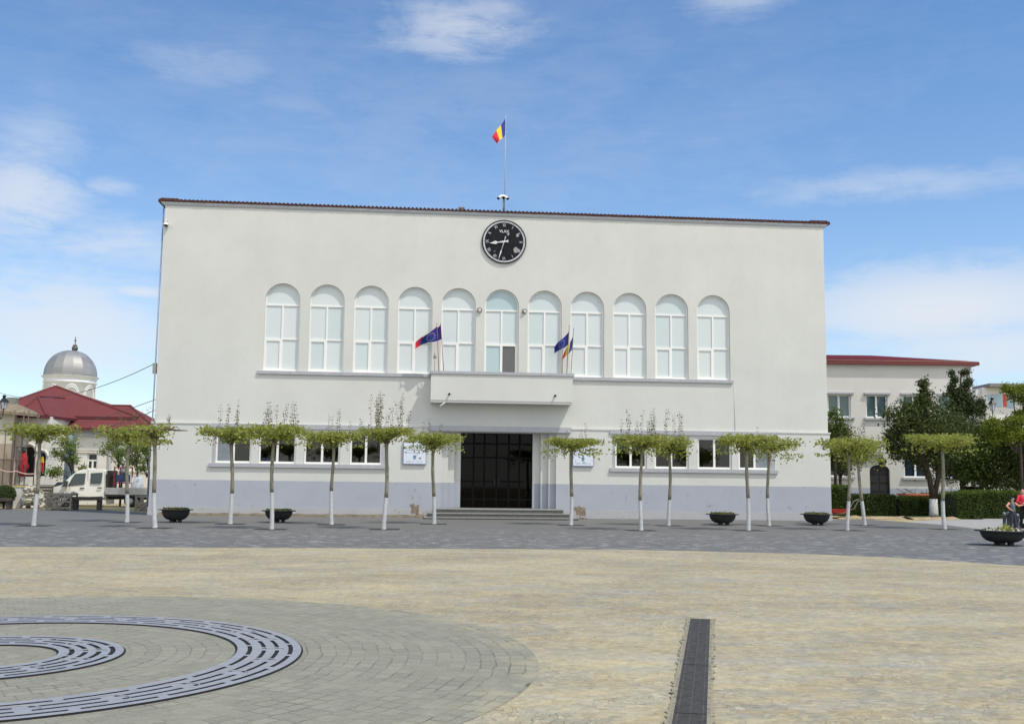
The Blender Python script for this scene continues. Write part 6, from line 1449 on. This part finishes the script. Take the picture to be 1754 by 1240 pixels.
# ================================================================= sky, sun, camera
SUN = Vector((.46, -.42, 1.0)).normalized(); el = math.asin(SUN.z); az = math.atan2(SUN.x, SUN.y)
w = bpy.data.worlds.new('World'); scene.world = w; w.use_nodes = True; nt = w.node_tree; N, L = nt.nodes, nt.links
bg = N['Background']; sky = N.new('ShaderNodeTexSky'); sky.sky_type = 'NISHITA'; sky.sun_disc = False; sky.sun_elevation = el; sky.sun_rotation = az; sky.altitude = 50; sky.air_density = 1.0; sky.dust_density = SKY_DUST; sky.ozone_density = SKY_OZ
def mth(op, a, b=None, c=None, clamp=False):
    m = N.new('ShaderNodeMath'); m.operation = op; m.use_clamp = clamp
    for i, v in enumerate((a, b, c)):
        if v is None: continue
        if isinstance(v, (int, float)): m.inputs[i].default_value = v
        else: L.new(v, m.inputs[i])
    return m.outputs[0]
tc = N.new('ShaderNodeTexCoord'); sp = N.new('ShaderNodeSeparateXYZ'); L.new(tc.outputs['Generated'], sp.inputs[0])
U = mth('ARCTAN2', sp.outputs[0], sp.outputs[1]); V = mth('ARCSINE', sp.outputs[2])
def uv(u, v): d = ray(u, v).normalized(); return math.atan2(d.x, d.y), math.asin(d.z)
def fbm(su, sv, rot, sc, det=7, ro=.62, dist=.0):
    cb = N.new('ShaderNodeCombineXYZ'); L.new(mth('MULTIPLY', U, su), cb.inputs[0]); L.new(mth('MULTIPLY', V, sv), cb.inputs[1])
    mp = N.new('ShaderNodeMapping'); mp.inputs['Rotation'].default_value = (0, 0, rot); L.new(cb.outputs[0], mp.inputs[0])
    n = N.new('ShaderNodeTexNoise'); n.inputs['Scale'].default_value = sc; n.inputs['Detail'].default_value = det; n.inputs['Roughness'].default_value = ro; n.inputs['Distortion'].default_value = dist; L.new(mp.outputs[0], n.inputs['Vector']); return n.outputs['Fac']
n1, n2, n3 = fbm(1, 3.2, .25, 7, dist=.6), fbm(1, 1.6, -.1, 15, 10, .7, .5), fbm(1, 5.0, .42, 16, 10, .72, .9)
mot = mth('MULTIPLY_ADD', mth('SUBTRACT', mth('ADD', mth('ADD', mth('MULTIPLY', n1, .40), mth('MULTIPLY', n2, .30)), mth('MULTIPLY', n3, .30)), .5), 2.1, .5)
tot = None
for (u, v, su, sv, a_, lo, hi) in CLOUDS:
    u0, v0 = uv(u, v); su_, sv_ = su/FPX, sv/FPX
    du = mth('DIVIDE', mth('SUBTRACT', U, u0), su_); dv = mth('DIVIDE', mth('SUBTRACT', V, v0), sv_)
    gss = mth('EXPONENT', mth('MULTIPLY', mth('ADD', mth('MULTIPLY', du, du), mth('MULTIPLY', dv, dv)), -1.0))
    k = mth('DIVIDE', mth('SUBTRACT', mth('ADD', mth('MULTIPLY', gss, .5), mot), lo), hi-lo, clamp=True)
    k = mth('MULTIPLY', mth('MULTIPLY', mth('SMOOTH_MIN', k, 1.0, .3), gss), a_)
    tot = k if tot is None else mth('MAXIMUM', tot, k)
vh = mth('MULTIPLY', mth('EXPONENT', mth('MULTIPLY', mth('ABSOLUTE', V), -7.5)), HAZE_A)
tot = mth('MAXIMUM', tot, vh)
mx = N.new('ShaderNodeMix'); mx.data_type = 'RGBA'; L.new(tot, mx.inputs[0]); hs = N.new('ShaderNodeHueSaturation'); hs.inputs['Saturation'].default_value = SKY_SAT; L.new(sky.outputs[0], hs.inputs['Color']); L.new(hs.outputs[0], mx.inputs[6]); mx.inputs[7].default_value = CLOUD_COL
# bright cloud cover added out of view behind the camera, fills the facade
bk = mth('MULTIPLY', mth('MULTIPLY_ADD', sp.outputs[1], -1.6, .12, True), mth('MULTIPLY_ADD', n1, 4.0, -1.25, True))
bk = mth('MULTIPLY', bk, BACK_FILL_A)
mx2 = N.new('ShaderNodeMix'); mx2.data_type = 'RGBA'; L.new(bk, mx2.inputs[0]); L.new(mx.outputs[2], mx2.inputs[6]); mx2.inputs[7].default_value = BACK_FILL_COL
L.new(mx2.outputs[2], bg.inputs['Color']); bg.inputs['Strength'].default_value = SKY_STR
sun = bpy.data.lights.new('sun', 'SUN'); sun.energy = SUN_E; sun.angle = rad(.55); sun.color = (1, .94, .84)
so = bpy.data.objects.new('sun', sun); COL.objects.link(so); so.rotation_euler = SUN.to_track_quat('Z', 'Y').to_euler(); so.location = (20, -20, 60)
cam = bpy.data.cameras.new('camera'); co = bpy.data.objects.new('camera', cam); COL.objects.link(co); scene.camera = co
F_ = ray(877.5, 620).normalized(); Rg = (ray(878.5, 620)-ray(877.5, 620)).normalized(); Up = Rg.cross(F_)
mtx = Matrix((Rg, Up, -F_)).transposed().to_4x4(); mtx.translation = (0, -CD, CH); co.matrix_world = mtx
cam.sensor_width = 36; cam.lens = 36*FPX/1754; cam.clip_end = 5000; cam.clip_start = .1
scene.view_settings.view_transform = 'Standard'; scene.view_settings.look = 'None'; scene.view_settings.exposure = EXPOSURE; scene.view_settings.gamma = 1
scene.cycles.max_bounces = 6; scene.cycles.transparent_max_bounces = 12
